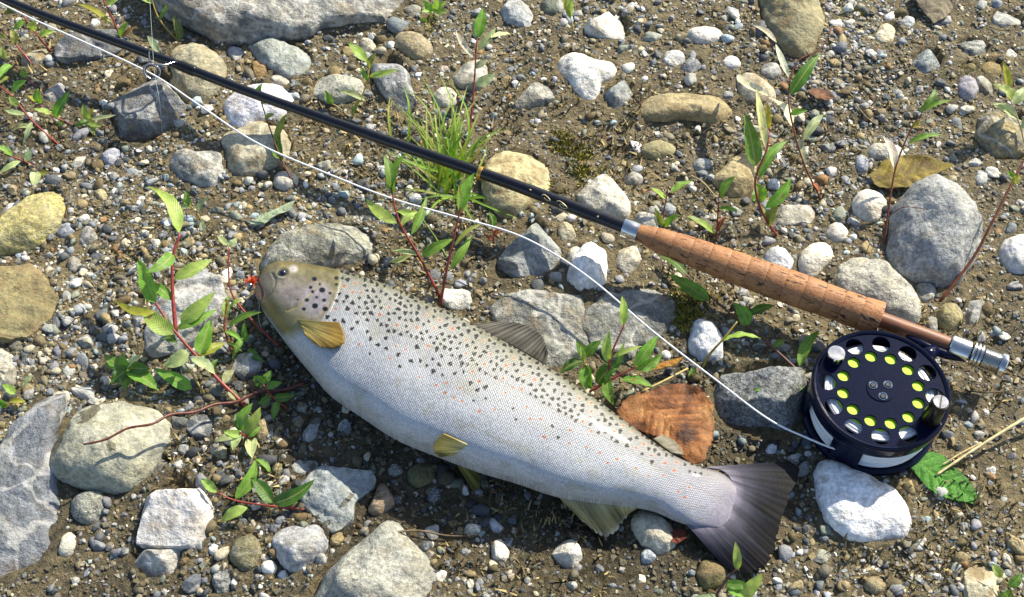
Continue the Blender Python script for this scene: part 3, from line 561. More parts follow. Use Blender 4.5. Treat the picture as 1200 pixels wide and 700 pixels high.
for k, (name, label, mt, colr, hf, shape, pts) in enumerate(STONES):
    pa = np.array(pts, float)
    px_area = 0.5 * abs(np.dot(pa[:, 0], np.roll(pa[:, 1], 1)) - np.dot(pa[:, 1], np.roll(pa[:, 0], 1)))
    size0 = math.sqrt(px_area) * .00055
    h = hf * size0 * 1.05
    wp = PV(pa[:, 0], pa[:, 1], h * .30)
    big = px_area > 1500
    N, Ml = (72, 26) if px_area > 3500 else (48, 18) if big else (26, 10)
    c, r, A = star_radius(wp, N, (3 if shape == 'r' else 1)); r = r * (1.03 if shape != 'f' else 1.05)
    V = stone_verts(r, N, Ml, h, shape, math.sqrt(A), 100 + k)
    me = py_mesh(name, V, star_faces(N, Ml))
    if shape != 'r': me.set_sharp_from_angle(angle=math.radians(38))
    o = obj(name, me, MAT[mt], None, tuple(np.minimum(CN(colr) * (1.14 if mt == 'w' else 1.02), .82)))
    o.location = (c[0], c[1], -0.001 - .10 * h)
    tag(o, label, 'stone' if name != 'pebble' else 'pebble', GRP)
    FOOT.append((c, r, h))

# ------------------------------------------------------------------ ground
def axis(lo, hi, step):
    fine = np.arange(lo, hi + step / 2, step)
    out = [step * 1.35 ** k for k in range(1, 36)]
    cs = np.cumsum(out); cs = cs[cs < 30]
    return np.r_[lo - cs[::-1], fine, hi + cs]
STEP = .0025
gx = axis(-.50, .50, STEP); gy = axis(-.30, .42, STEP)
GX, GY = np.meshgrid(gx, gy)
def base_height(X, Y):
    p = np.stack([X, Y, np.zeros_like(X)], -1)
    d = np.clip(1 - (np.hypot(X, Y) - .8) / 6, .0, 1)
    return (.0042 * fbm(p * 9, 3, 1) + .0022 * fbm(p * 40, 3, 5) + .0011 * fbm(p * 140, 3, 9)) * d
GZ = base_height(GX, GY)
OCC = np.zeros(GX.shape, bool)
for c, r, h in FOOT:
    N = len(r); R = r.max() * 1.5
    ix = np.where(np.abs(gx - c[0]) < R)[0]; iy = np.where(np.abs(gy - c[1]) < R)[0]
    if len(ix) == 0 or len(iy) == 0: continue
    sl_ = np.ix_(iy, ix)
    dx = GX[sl_] - c[0]; dy = GY[sl_] - c[1]
    a = (np.arctan2(dy, dx) / (2 * math.pi) * N) % N
    i0 = np.floor(a).astype(int) % N; f = a - np.floor(a)
    rr = np.hypot(dx, dy) / (r[i0] * (1 - f) + r[(i0 + 1) % N] * f)
    d_abs = (rr - 1) * r.mean()
    bank = min(h * .26, .0045) * np.exp(-np.clip(d_abs, 0, None) / .006) * (rr > .9)
    z = np.maximum(GZ[sl_], GZ[sl_] * .5 + bank)
    z = np.where(rr < .86, np.minimum(z, -.002), np.where(rr < .95, np.minimum(z, .0015), z))
    GZ[sl_] = z
    OCC[sl_] |= rr < .98
def lookup(arr, x, y):
    i = np.clip(np.searchsorted(gx, x) - 1, 0, len(gx) - 2); j = np.clip(np.searchsorted(gy, y) - 1, 0, len(gy) - 2)
    fx = (x - gx[i]) / (gx[i + 1] - gx[i]); fy = (y - gy[j]) / (gy[j + 1] - gy[j])
    return arr[j, i] * (1 - fx) * (1 - fy) + arr[j, i + 1] * fx * (1 - fy) + arr[j + 1, i] * (1 - fx) * fy + arr[j + 1, i + 1] * fx * fy
def occupied(x, y):
    i = np.clip(np.searchsorted(gx, x), 0, len(gx) - 1); j = np.clip(np.searchsorted(gy, y), 0, len(gy) - 1)
    return OCC[j, i]
# damp mud, its colour also darkened where shade falls, as under the fish
DAMP_SHADE_SPOTS = [(330,500,150,.9),(460,560,110,1),(700,630,150,.9),(860,560,110,.8),(200,480,120,.6),(120,640,130,.6),(60,160,90,.4),(420,330,60,.6),(800,440,70,.6),(560,330,60,.3),(1180,390,60,.5)]
def damp_shade(X, Y):
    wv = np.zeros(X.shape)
    for px, py, r_, s in DAMP_SHADE_SPOTS:
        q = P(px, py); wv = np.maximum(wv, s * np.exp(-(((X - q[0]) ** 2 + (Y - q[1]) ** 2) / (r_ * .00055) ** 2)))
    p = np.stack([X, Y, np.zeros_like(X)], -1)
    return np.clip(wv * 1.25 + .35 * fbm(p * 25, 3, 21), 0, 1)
DAMP_SHADE = damp_shade(GX, GY)
nx, ny = len(gx), len(gy)
idx = np.arange(nx * ny).reshape(ny, nx)
F = np.stack([idx[:-1, :-1], idx[:-1, 1:], idx[1:, 1:], idx[1:, :-1]], -1).reshape(-1, 4)
cv = np.zeros((nx * ny, 3)); cv[:, 0] = DAMP_SHADE.ravel()
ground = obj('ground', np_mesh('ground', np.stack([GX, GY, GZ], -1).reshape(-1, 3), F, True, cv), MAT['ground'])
tag(ground, 'wet sandy mud of the river bank', None, None, 'structure')

# ------------------------------------------------------------------ gravel
def ico(sub):
    bm = bmesh.new(); bmesh.ops.create_icosphere(bm, subdivisions=sub, radius=1.0)
    bm.verts.ensure_lookup_table()
    V = np.array([v.co[:] for v in bm.verts]); F = np.array([[v.index for v in f.verts] for f in bm.faces]); bm.free()
    return V, F
def pebble_protos(sub, n, amp):
    V, F = ico(sub); out = []
    for k in range(n):
        g = np.random.default_rng(900 + k + 31 * sub)
        W = V * (1 + amp * fbm(V * 1.3 + g.random(3) * 60, 2, k))[:, None]
        for _ in range(7):
            nn = g.normal(0, 1, 3); nn /= np.linalg.norm(nn); s = W @ nn; d = s.max() * g.uniform(.5, .88)
            W = W - nn * np.clip(s - d, 0, None)[:, None]
        out.append(W)
    return out, F
PAL = [('8d9094', 18), ('6f7478', 16), ('a9a9a4', 12), ('55595c', 11), ('3e4245', 6), ('d9d7d0', 9), ('c4bba2', 10), ('94845e', 9), ('6e5f3e', 9), ('7f8677', 6), ('8a6a44', 3), ('9fb0b4', 4)]
PALC = np.array([CN(c) for c, _ in PAL]) * .90; PALW = np.array([w_ for _, w_ in PAL], float); PALW /= PALW.sum()
def rotations(n, g):
    q = g.normal(0, 1, (n, 4)); q /= np.linalg.norm(q, axis=1)[:, None]
    a, b, c, d = q.T
    return np.stack([np.stack([1 - 2 * (c * c + d * d), 2 * (b * c - a * d), 2 * (b * d + a * c)], -1),
                     np.stack([2 * (b * c + a * d), 1 - 2 * (b * b + d * d), 2 * (c * d - a * b)], -1),
                     np.stack([2 * (b * d - a * c), 2 * (c * d + a * b), 1 - 2 * (b * b + c * c)], -1)], 1)
# bare trodden mud keeps fewer stones than the shingle around it
BARE = [(700,640,110,.75),(1140,200,90,.7),(560,420,60,.3),(900,620,60,.3),(640,170,80,.45),(800,215,70,.4),(430,540,80,.5),(840,90,70,.35),(1130,500,80,.4),(1140,40,80,.4)]
RICH = [(130,360,150,1.1),(120,230,90,1.2),(270,640,90,1.3),(990,90,70,1.9),(990,640,90,.6),(420,200,70,.6),(60,420,80,1.4),(250,420,90,.5),(760,80,90,.6),(470,650,50,.6),(1000,30,60,1.)]
def density(x, y):
    p = np.stack([x, y, np.zeros_like(x)], -1)
    d = np.clip(.62 + .75 * fbm(p * 16, 3, 33), .1, 1.6)
    for px, py, r_, s in BARE:
        q = P(px, py); d *= 1 - s * np.exp(-(((x - q[0]) ** 2 + (y - q[1]) ** 2) / (r_ * .00055) ** 2))
    for px, py, r_, s in RICH:
        q = P(px, py); d += s * np.exp(-(((x - q[0]) ** 2 + (y - q[1]) ** 2) / (r_ * .00055) ** 2))
    return d / 2.6
def scatter(n, xr, yr, g, even=0.0):
    x = g.uniform(*xr, n); y = g.uniform(*yr, n)
    k = (g.random(n) < density(x, y) * (1 - even) + even) & ~occupied(x, y)
    return x[k], y[k]
def crumb_protos(n):
    Vc = np.array([(x, y, z) for x in (-1, 1) for y in (-1, 1) for z in (-1, 1)], float) * .75
    Fc = np.array([(0, 1, 3), (0, 3, 2), (4, 6, 7), (4, 7, 5), (0, 4, 5), (0, 5, 1), (2, 3, 7), (2, 7, 6), (0, 2, 6), (0, 6, 4), (1, 5, 7), (1, 7, 3)])
    return [Vc * (1 + .45 * (np.random.default_rng(k).random((8, 1)) - .5)) + np.random.default_rng(k + 50).normal(0, .2, (8, 3)) for k in range(n)], Fc
def octa_protos(n):
    V = [(1, 0, 0), (-1, 0, 0), (0, 1, 0), (0, -1, 0), (0, 0, 1), (0, 0, -1)]; F = []; mid = {}
    V = [np.array(v, float) for v in V]
    def mp_(a, b):
        k = (min(a, b), max(a, b))
        if k not in mid: q = V[a] + V[b]; V.append(q / np.linalg.norm(q)); mid[k] = len(V) - 1
        return mid[k]
    for a, b, c in [(0, 2, 4), (2, 1, 4), (1, 3, 4), (3, 0, 4), (2, 0, 5), (1, 2, 5), (3, 1, 5), (0, 3, 5)]:
        x, y, z = mp_(a, b), mp_(b, c), mp_(c, a); F += [(a, x, z), (x, b, y), (z, y, c), (x, y, z)]
    V = np.array(V); out = []
    for k in range(n):
        g_ = np.random.default_rng(3000 + k); W = V * (1 + .2 * (g_.random((len(V), 1)) - .5)) * 1.05
        for _ in range(4):
            nn = g_.normal(0, 1, 3); nn /= np.linalg.norm(nn); s = W @ nn; W = W - nn * np.clip(s - s.max() * g_.uniform(.55, .9), 0, None)[:, None]
        out.append(W)
    return out, np.array(F)
def gravel(name, label, n, rlo, rhi, power, sub, seed, xr, yr, sink=.25, muddy=.22, even=0.0):
    g = np.random.default_rng(seed)
    x, y = scatter(n, xr, yr, g, even); m = len(x)
    r = rlo * (1 - g.random(m) * (1 - (rlo / rhi) ** power)) ** (-1 / power)
    protos, Fp = pebble_protos(sub, 14, .28) if sub == 2 else octa_protos(24) if sub == 1 else crumb_protos(20)
    S = np.stack([r * g.uniform(.85, 1.35, m), r * g.uniform(.7, 1.05, m), r * g.uniform(.42, .8, m)], -1)
    yaw = g.uniform(0, 2 * math.pi, m); tilt = g.normal(0, .3, m)
    z = lookup(GZ, x, y) + S[:, 2] * g.uniform(-.15, .55, m) * (1 - sink)
    ci = g.choice(len(PALC), m, p=PALW)
    cl = PALC[ci] * g.uniform(.7, 1.25, (m, 1)) * (1 + g.normal(0, .022, (m, 3)))
    wet = damp_shade(x, y); cl = cl * (1 - .45 * wet[:, None])  # pebbles darken with the mud's damp and its painted-in shade
    mudk = g.random(m) < muddy
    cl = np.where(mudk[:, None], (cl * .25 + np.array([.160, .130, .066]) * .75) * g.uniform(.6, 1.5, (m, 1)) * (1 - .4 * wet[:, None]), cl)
    cl = np.clip(cl, .01, .85)
    Vp = np.stack(protos); nv = Vp.shape[1]
    V = Vp[g.integers(0, len(protos), m)] * S[:, None, :]
    ct, st = np.cos(tilt)[:, None], np.sin(tilt)[:, None]
    V = np.stack([V[..., 0], V[..., 1] * ct - V[..., 2] * st, V[..., 1] * st + V[..., 2] * ct], -1)
    cy, sy = np.cos(yaw)[:, None], np.sin(yaw)[:, None]
    V = np.stack([V[..., 0] * cy - V[..., 1] * sy + x[:, None], V[..., 0] * sy + V[..., 1] * cy + y[:, None], V[..., 2] + z[:, None]], -1)
    Fa = (Fp[None] + (np.arange(m) * nv)[:, None, None]).reshape(-1, 3)
    o = obj(name, np_mesh(name, V.reshape(-1, 3), Fa, sub > 1, np.repeat(cl, nv, 0)), MAT['gravel'])
    return tag(o, label, None, None, 'stuff')
XR, YR = (-.50, .50), (-.30, .42)
gravel('gravel', 'mixed grey, tan and white shingle strewn over the mud', 12000, .0024, .0056, 2.2, 2, 11, XR, YR, even=.08)
gravel('fine_gravel', 'fine mixed gravel filling the gaps between stones', 72000, .0009, .0026, 1.6, 1, 15, XR, YR, even=.12)
gravel('grit', 'coarse sand grains and grit between the stones', 80000, .0005, .0015, 1.7, 0, 12, XR, YR, even=.15)
gravel('mud_crumbs', 'crumbs and small clods of sandy mud', 70000, .0006, .0020, 1.9, 0, 14, XR, YR, muddy=.93, even=.5)
gravel('outer_gravel', 'scattered shingle farther out on the bank', 4500, .003, .009, 1.6, 2, 13, (-1.3, 1.3), (-.9, 1.6))

# pebbles one can pick out singly, in between the traced stones
KINDS = [('white', 'small loose white', ['d6d4cd', 'c8c4b6', 'cfd2d4'], 'w', 46),
         ('grey', 'small loose mid-grey', ['8d9093', '9a9c98', 'a3a4a0'], 'g', 52),
         ('blue', 'small loose dark blue-grey', ['4c525a', '5c646c', '636a6c'], 'd', 30),
         ('tan', 'small loose tan brown', ['94845e', 'a08f68', '7d6a44'], 'r', 26)]
import re
def short(lb): return re.split(r' (?:with|lying|right|under|passing|beneath|crossed|below|between|tucked|among|beside|above|just|touching|standing|next|at|behind|in|against|leaning|by|far|half|on|near|left|wedged|poking|hidden|cracked|before|to) ', lb)[0]
cnts = {}
for s_ in STONES: cnts[short(s_[1])] = cnts.get(short(s_[1]), 0) + 1
NEAR = [(f_[0], short(s_[1])) for s_, f_ in zip(STONES, FOOT) if cnts[short(s_[1])] == 1 and len(short(s_[1]).split()) >= 3 and s_[0] != 'pebble']
protos, Fp = pebble_protos(3, 8, .26)
pm = [np_mesh('pebble', v * .005, Fp) for v in protos]
mats_for = {}
g = np.random.default_rng(77)
placed = []
for kn, label, cols, mt, cnt in KINDS:
    ms = []
    for me in pm:
        c_ = me.copy(); c_.materials.append(MAT[mt]); ms.append(c_)
    got = 0
    while got < cnt:
        px, py = g.uniform(8, 1192), g.uniform(8, 692)
        q = P(px, py)
        rr = .0027 * (1 - g.random() * (1 - (.0027 / .0066) ** 2.2)) ** (-1 / 2.2)
        if g.random() > density(np.array([q[0]]), np.array([q[1]]))[0] * 1.6 + .15: continue
        t = np.linspace(0, 2 * math.pi, 8, endpoint=False)
        if occupied(q[0] + rr * 1.1 * np.cos(t), q[1] + rr * 1.1 * np.sin(t)).any(): continue
        if any((q[0] - a) ** 2 + (q[1] - b) ** 2 < (rr + c_) ** 2 for a, b, c_ in placed): continue
        # keep clear of the fish, which hides whatever lies beneath it
        if segdist(np.array([px]), np.array([py]), [(310, 345), (500, 440), (700, 535), (870, 600)])[0][0] < 72: continue
        placed.append((q[0], q[1], rr))
        o = bpy.data.objects.new('pebble', ms[int(g.integers(0, len(ms)))]); col.objects.link(o)
        k_ = rr / .005; o.scale = (k_ * g.uniform(.95, 1.3), k_ * g.uniform(.75, 1), k_ * g.uniform(.5, .75))
        o.rotation_euler = (g.normal(0, .2), g.normal(0, .2), g.uniform(0, 6.28))
        o.location = (q[0], q[1], lookup(GZ, q[0], q[1]) + o.scale[2] * .005 * .12)
        o.color = C(cols[int(g.integers(0, 3))])
        near = min(NEAR, key=lambda e: (e[0][0] - q[0]) ** 2 + (e[0][1] - q[1]) ** 2)[1]
        tag(o, '%s pebble close to the %s' % (label, near), 'pebble', 'loose %s pebbles in the shingle' % kn)
        got += 1
# ------------------------------------------------------------------ the trout
DORSAL = [(298,341),(306,327),(313,315),(331,308),(355,310),(385,315),(420,323),(460,336),(500,353),(545,374),(590,399),(635,425),(680,454),(720,483),(757,511),(790,533),(820,546),(846,555),(864,570)]
VENTRAL = [(299,346),(304,354),(308,366),(321,384),(338,407),(358,431),(385,461),(420,485),(462,512),(510,532),(560,551),(605,565),(648,580),(695,589),(735,594),(765,600),(792,611),(812,616),(840,618)]
HALF = np.array([3,7,11,15,17.5,20,22.5,23.5,24.5,24.5,24,22.5,20.5,18,15.5,12.5,9.5,5.0,.4]) * MM
NSt, NT, NB = 640, 230, 30
D = spline(DORSAL, 400); Vn = spline(VENTRAL, 400)
k19 = np.linspace(0, 1, 19)
def resample(pts, n):
    p = np.asarray(pts, float); q = np.vstack([2 * p[0] - p[1], p, 2 * p[-1] - p[-2]])
    u = np.linspace(0, len(p) - 1, n); i = np.minimum(u.astype(int), len(p) - 2); t = (u - i)[:, None]
    a, b, c, d = q[i], q[i + 1], q[i + 2], q[i + 3]
    return 0.5 * (2 * b + (c - a) * t + (2 * a - 5 * b + 4 * c - d) * t ** 2 + (3 * b - a - 3 * c + d) * t ** 3)
# sections spread evenly in arc length along the mid line
mid_knots = (np.array(DORSAL, float) + np.array(VENTRAL, float)) / 2
kl = np.r_[0, np.cumsum(np.linalg.norm(np.diff(mid_knots, axis=0), axis=1))]
dense = 4000
Dd, Vd, Hd = resample(DORSAL, dense), resample(VENTRAL, dense), resample(np.stack([HALF, HALF], -1), dense)[:, 0]
md = (Dd + Vd) / 2
al = np.r_[0, np.cumsum(np.linalg.norm(np.diff(md, axis=0), axis=1))]
gs = np.linspace(0, 1, NSt) ** 1.0 * al[-1]
samp = lambda a: np.stack([np.interp(gs, al, a[:, k]) for k in range(a.shape[1])], -1)
Dp, Vp_ = samp(Dd), samp(Vd); Hh = np.interp(gs, al, Hd)
zc = np.maximum(Hh * .92 + .0025, .0115)
mp = (Dp + Vp_) / 2
Cc = PV(mp[:, 0], mp[:, 1], zc)
A_ = (PV(Dp[:, 0], Dp[:, 1], zc) - PV(Vp_[:, 0], Vp_[:, 1], zc)) / 2
ext = np.abs(A_[:, 1]) * math.sin(ELEV) + 1e-6
kk = np.sqrt(np.clip(1 - (Hh * math.cos(ELEV) / np.maximum(ext, Hh * .75)) ** 2, .45, 1))
A_ = A_ * kk[:, None]
t_ = np.r_[np.linspace(0, math.pi, NT, endpoint=False), np.linspace(math.pi, 2 * math.pi, NB, endpoint=False)]
ct, st = np.cos(t_), np.sin(t_)
prof = np.sign(st) * np.abs(st) ** .68
bellyfull = 1 + .05 * np.clip(-ct, 0, 1)
V = Cc[:, None, :] + A_[:, None, :] * (ct * 1.0)[None, :, None]
V[..., 2] += Hh[:, None] * (prof * bellyfull)[None]
V[..., 2] = np.maximum(V[..., 2], .001)
axd = np.gradient(Cc, axis=0); axd /= np.linalg.norm(axd, axis=1)[:, None]
bul = np.clip((np.linspace(0, 1, NSt) - .90) / .10, 0, 1) ** 1.5 * .0045
V += axd[:, None, :] * (bul[:, None] * (np.abs(st) ** 1.2)[None])[..., None]
top = (np.arange(len(t_)) < NT)[None] & np.ones((NSt, 1), bool)
X, Y = proj(V)
# raised gill cover, jaw groove and cheek plate
GILL = [(399,319),(398,332),(393,349),(386,364),(376,375),(362,384),(346,392),(332,396),(322,393)]
PREOP = [(374,333),(366,343),(357,352),(349,359),(336,364)]
JAW = [(310,351),(317,345),(322,336),(323,328),(319,321)]
MOUTH = [(303,331),(307,337),(308,345),(307,353)]
dg, sgn = segdist(X, Y, GILL)
hd = np.clip((420 - X) / 40, 0, 1)
sd = -dg * sgn                          # >0 on the tail side
infront = (X < 402) & (Y < 392)
lift = np.where(sd <= 0, .3 * np.exp(sd / 16), .3 * np.exp(-sd / 1.5) - .35 * np.exp(-((sd - 2.2) / 1.6) ** 2)) * (dg < 60) * (X < 412)
dp, sp_ = segdist(X, Y, PREOP)
lift = lift - .45 * np.exp(-(dp / 1.5) ** 2)
dj, _ = segdist(X, Y, JAW); lift = lift - .45 * np.exp(-(dj / 1.2) ** 2) + .15 * np.exp(-((dj - 3) / 1.8) ** 2)
dm, _ = segdist(X, Y, MOUTH); lift = lift - 2.0 * np.exp(-(dm / 1.5) ** 2)
de = np.hypot(X - 331.5, (Y - 320) * 1.15); lift = lift + .55 * np.exp(-((de - 7.5) / 2.2) ** 2) - 1.2 * np.exp(-(de / 5) ** 2)
V[..., 2] += np.where(top, lift * MM * np.clip(st, 0, 1)[None] ** .5, 0)
V[..., 2] += np.where(top, .00045 * fbm(V * 55, 2, 3) * np.clip(st, 0, 1)[None], 0)

# pigment -------------------------------------------------------------
vv = np.clip(t_ / math.pi, 0, 1)[None] * np.ones((NSt, 1))
ss = np.linspace(0, 1, NSt)[:, None] * np.ones((1, len(t_)))
def lerp_cols(v, stops):
    xs = [s for s, _ in stops]; cs = np.array([CN(c) for _, c in stops])
    return np.stack([np.interp(v, xs, cs[:, k]) for k in range(3)], -1)
nz = fbm(np.stack([ss * 14, vv * 5, np.zeros_like(ss)], -1), 3, 40)
colr = lerp_cols(np.clip(vv + .035 * nz, 0, 1), [(0, '3a3822'), (.08, '55523a'), (.18, '7f7d68'), (.30, '9b9a90'), (.44, 'aaaba9'), (.58, 'b5b8bb'), (.74, 'c2c6ca'), (.88, 'd2d5d8'), (1, 'dadbda')])
tail = np.clip((ss - .78) / .2, 0, 1)[..., None]
colr = colr * (1 - tail * .55) + CN('938ea2') * tail * .55
lat = np.exp(-((vv - (.43 + .05 * ss)) / .006) ** 2)[..., None] * .35 * (ss > .16)[..., None]
colr = colr * (1 - lat) + CN('6c6a60') * lat
pat = np.clip(fbm(np.stack([ss * 30, vv * 12, np.ones_like(ss)], -1), 3, 44) - .35, 0, .5)[..., None]
colr = colr * (1 - pat * .7) + CN('a5a07c') * pat * .7
# head
hm = np.clip(-sd / np.clip((Y - 368) * .7, 4, 13) + .5, 0, 1) * (X < 404) * (dg < 140) * np.clip((398 - (Y - 300) * .35 - X) / 6 + 3, 0, 1)
headc = lerp_cols(np.clip(vv, 0, 1), [(0, '4f4824'), (.14, '665c32'), (.30, '857a4e'), (.44, '958c78'), (.60, '958c74'), (.74, '80763e'), (.90, '8a8150'), (1, 'a8a492')])
opc = np.clip(1 - (np.hypot(X - 372, (Y - 352)) / 24) ** 3, 0, 1)[..., None]
headc = headc * (1 - opc * .8) + CN('aca3a8') * opc * .8
chk = np.clip(1 - (np.hypot((X - 341), (Y - 345) * 1.2) / 20) ** 3, 0, 1)[..., None]
headc = headc * (1 - chk * .7) + CN('988d8a') * chk * .6
lip = np.clip(1.3 - np.hypot(X - 303, Y - 345) / 8, 0, 1)[..., None]
headc = headc * (1 - lip * .8) + CN('a8685c') * lip * .8
wp_ = np.clip(1.6 - np.hypot(X - 344, (Y - 315.5) * 1.1) / 4, 0, 1)[..., None]
headc = headc * (1 - wp_) + CN('cfc7bd') * wp_
for ln, cc_, wd in ((PREOP, 'a8984e', 1.0), (GILL[:5], '857a44', 5.0)):
    dl, _ = segdist(X, Y, ln); q_ = np.exp(-(dl / wd) ** 2)[..., None] * .8
    headc = headc * (1 - q_) + CN(cc_) * q_
for ln, kq in ((JAW, .38), (MOUTH, .9)):
    dl, _ = segdist(X, Y, ln); q_ = np.exp(-(dl / 1.2) ** 2)[..., None] * kq
    headc = headc * (1 - q_) + CN('2c1e16') * q_
hn = fbm(np.stack([X / 6, Y / 6, X * 0], -1), 4, 61)[..., None]; headc = headc * (1 + .22 * hn)
snt = np.clip(1 - np.hypot((X - 316) / 16, (Y - 322) / 14), 0, 1)[..., None]; headc = headc * (1 - .35 * snt)
colr = colr * (1 - hm[..., None]) + headc * hm[..., None]
# the pectoral base is olive as well
pb = np.clip(1.3 - np.hypot((X - 352) / 24, (Y - 380 - (X - 352) * .18) / 9), 0, 1)[..., None]
colr = colr * (1 - pb * .75) + CN('8f8750') * pb * .75
# spots: black crosses above the lateral line, orange ones along it, big round ones on the gill cover
gsp = np.random.default_rng(5)
spots = []                                 # px, py, radius, kind
hz = lambda x, y: (280 + x / 5.385, 290 + y / 5.385)
for x, y, r_ in [(477,200,15),(452,252,11),(525,270,19),(465,278,10),(490,315,9),(428,330,14),(538,335,12),(480,370,19),(410,388,12),(545,390,17),(615,195,13),(615,235,10),(575,290,9),(510,232,7),(372,328,6)]:
    spots.append((*hz(x, y), r_ / 5.385 * .95, 0))
vis = top & (st > .05)[None]
def place(n, vlo, vhi, slo, shi, rmin, rad, kind, edge):
    got = 0; tries = 0
    while got < n and tries < 60000:
        tries += 1
        s = gsp.uniform(slo, shi); v = vlo + (vhi - vlo) * gsp.random() ** edge
        i = int(s * (NSt - 1)); j = int(v * NT)
        x, y = X[i, j], Y[i, j]
        if x < 402 and kind != 2 and hm[i, j] > .3: continue
        if any((x - a) ** 2 + (y - b) ** 2 < (rmin + (.8 if kk_ == 2 else 0)) ** 2 for a, b, _, kk_ in spots): continue
        spots.append((x, y, rad * gsp.uniform(.75, 1.25), kind)); got += 1
place(75, .26, .66, .17, .92, 9.0, 1.6, 2, 1.0)
place(80, .05, .56, .155, .50, 9.0, 2.2, 1, 1.0)
place(520, .02, .46, .155, .84, 6.4, 2.05, 1, 1.25)
place(80, .03, .34, .70, .93, 6.5, 1.6, 1, 1.3)
place(50, .46, .62, .16, .75, 13.0, 1.7, 1, 1.6)
for x, y, r_, kd in spots:
    bx = (np.abs(X - x) < 8) & (np.abs(Y - y) < 8) & top
    ii = np.where(bx)
    if len(ii[0]) == 0: continue
    dx, dy = X[ii] - x, Y[ii] - y
    d = np.hypot(dx * .95, dy * 1.1)
    if kd == 1:
        a0 = gsp.uniform(0, 6.28); an = np.arctan2(dy, dx)
        el = gsp.uniform(.75, 1.0); d = np.hypot((dx * math.cos(a0) + dy * math.sin(a0)) * el, (dy * math.cos(a0) - dx * math.sin(a0)) / el) * (1 + .10 * np.cos(4 * an + a0) * (r_ > 1.6) + .16 * np.cos(3 * an + 2 * a0))
    m_ = np.clip((r_ + .7 - d) / 1.1, 0, 1)[:, None]
    if kd == 2:
        cc_ = CN('b8601e'); k0 = m_ * .85
        halo = np.clip((r_ + 2.0 - d) / 1.2, 0, 1)[:, None] * .25
        colr[ii] = colr[ii] * (1 - halo) + CN('d8d2c4') * halo
    else:
        cc_ = CN('070608'); k0 = m_ * 1.0
        if kd == 1 and r_ > 1.7:
            halo = np.clip((r_ + 2.2 - d) / 1.2, 0, 1)[:, None] * .22
            colr[ii] = colr[ii] * (1 - halo) + CN('d2d0c0') * halo
    colr[ii] = colr[ii] * (1 - k0) + cc_ * k0
tb = np.clip((ss - .945) / .05, 0, 1)[..., None] ** 1.3
colr = colr * (1 - tb) + CN('8a8490') * tb
colr = np.where(top[..., None], colr, CN('d0d0cc')) * np.array([.68, .69, .72])
# body mesh
nt = len(t_); idx = np.arange(NSt * nt).reshape(NSt, nt)
jn = np.roll(idx, -1, 1)
Fq = np.stack([idx[:-1], idx[1:], jn[1:], jn[:-1]], -1).reshape(-1, 4)[:, ::-1]
Vf = V.reshape(-1, 3)
girth = np.cumsum(np.r_[0, np.linalg.norm(np.diff(V[NSt // 2], axis=0), axis=1)])
# scales shrink with the girth: keep v proportional to the local half girth so rows converge to the tail
uvx = np.linspace(0, 1, NSt)[:, None] * (al[-1] * .00062) * np.ones((1, nt))
uvy = np.where(top, (vv - .5) * (.115 * (.55 + .45 * (np.linalg.norm(A_, axis=1) / np.linalg.norm(A_, axis=1).max())))[:, None], .2)
scaleless = np.clip(hm, 0, 1)
tip0 = V[0].mean(0); tip1 = V[-1].mean(0)
def fish_skin():
    m = M('trout_skin'); a = m.n('Attribute', attribute_name='Col')
    uv = m.n('UVMap'); mp_ = m.n('Mapping'); mp_.inputs['Rotation'].default_value = (0, 0, math.radians(45)); m.l(uv.outputs[0], mp_.inputs[0])
    mp_.inputs['Scale'].default_value = (1.0, 1.0, 1)
    vo = m.n('TexVoronoi', voronoi_dimensions='2D'); vo.inputs['Scale'].default_value = 700; vo.inputs['Randomness'].default_value = .25
    m.l(mp_.outputs[0], vo.inputs['Vector'])
    sk = m.n('Attribute', attribute_name='scaled'); s = sk.outputs['Fac']
    d = vo.outputs['Distance']
    edge = m.math('MULTIPLY', m.ramp(d, .34, .62), s)
    base = m.mix(m.math('MULTIPLY', edge, m.ramp(m.noise(uv.outputs[0], 34, 3, .6), .35, .65, .12, .66)), a.outputs['Color'], m.mix(1.0, a.outputs['Color'], (.36, .37, .38, 1), 'MULTIPLY'))
    cell = m.n('TexWhiteNoise', noise_dimensions='2D'); m.l(vo.outputs['Position'], cell.inputs['Vector'])
    base = m.mix(1.0, base, m.ramp(cell.outputs['Value'], 0, 1, .86, 1.14), 'MULTIPLY')
    t = m.n('TexCoord'); n1 = m.noise(t.outputs['Object'], 900, 2, .6)
    m.base(base); m.set(Specular_IOR_Level=.4, Coat_Weight=.30, Coat_Roughness=.09, Metallic=.05)
    m.l(m.ramp(cell.outputs['Value'], 0, 1, .36, .60), m.b.inputs['Roughness'])
    hgt = m.math('MULTIPLY', m.ramp(d, 0, .7, 1, 0), s)
    b = m.bump(hgt, .40, .0006)
    m.normal(m.bump(n1, .12, .0003, b))
    return m.m
MAT['trout'] = fish_skin()
fish = thing('trout', 'spotted silver brown trout lying on its side on the stones', 'fish', (Cc[:, 0].mean(), Cc[:, 1].mean(), 0))
Vb = np.vstack([Vf, tip0, tip1]); nb = len(Vf)
cap = np.array([(idx[0, j], jn[0, j], nb, nb) for j in range(nt)] + [(jn[-1, j], idx[-1, j], nb + 1, nb + 1) for j in range(nt)])
cb = np.vstack([colr.reshape(-1, 3), colr[0, NT // 2], colr[-1, NT // 2]])
uvb = np.vstack([np.stack([uvx, uvy], -1).reshape(-1, 2), [[0, 0]], [[uvx.max(), 0]]])
meb = np_mesh('body', Vb - np.array(fish.location), Fq, True, cb, uvb)
sa = meb.attributes.new('scaled', 'FLOAT', 'POINT')
sa.data.foreach_set('value', np.r_[((1 - scaleless) * np.clip((.985 - ss) / .05, 0, 1)).ravel(), 0, 0].astype(np.float32))
body = obj('body', meb, MAT['trout'], fish)
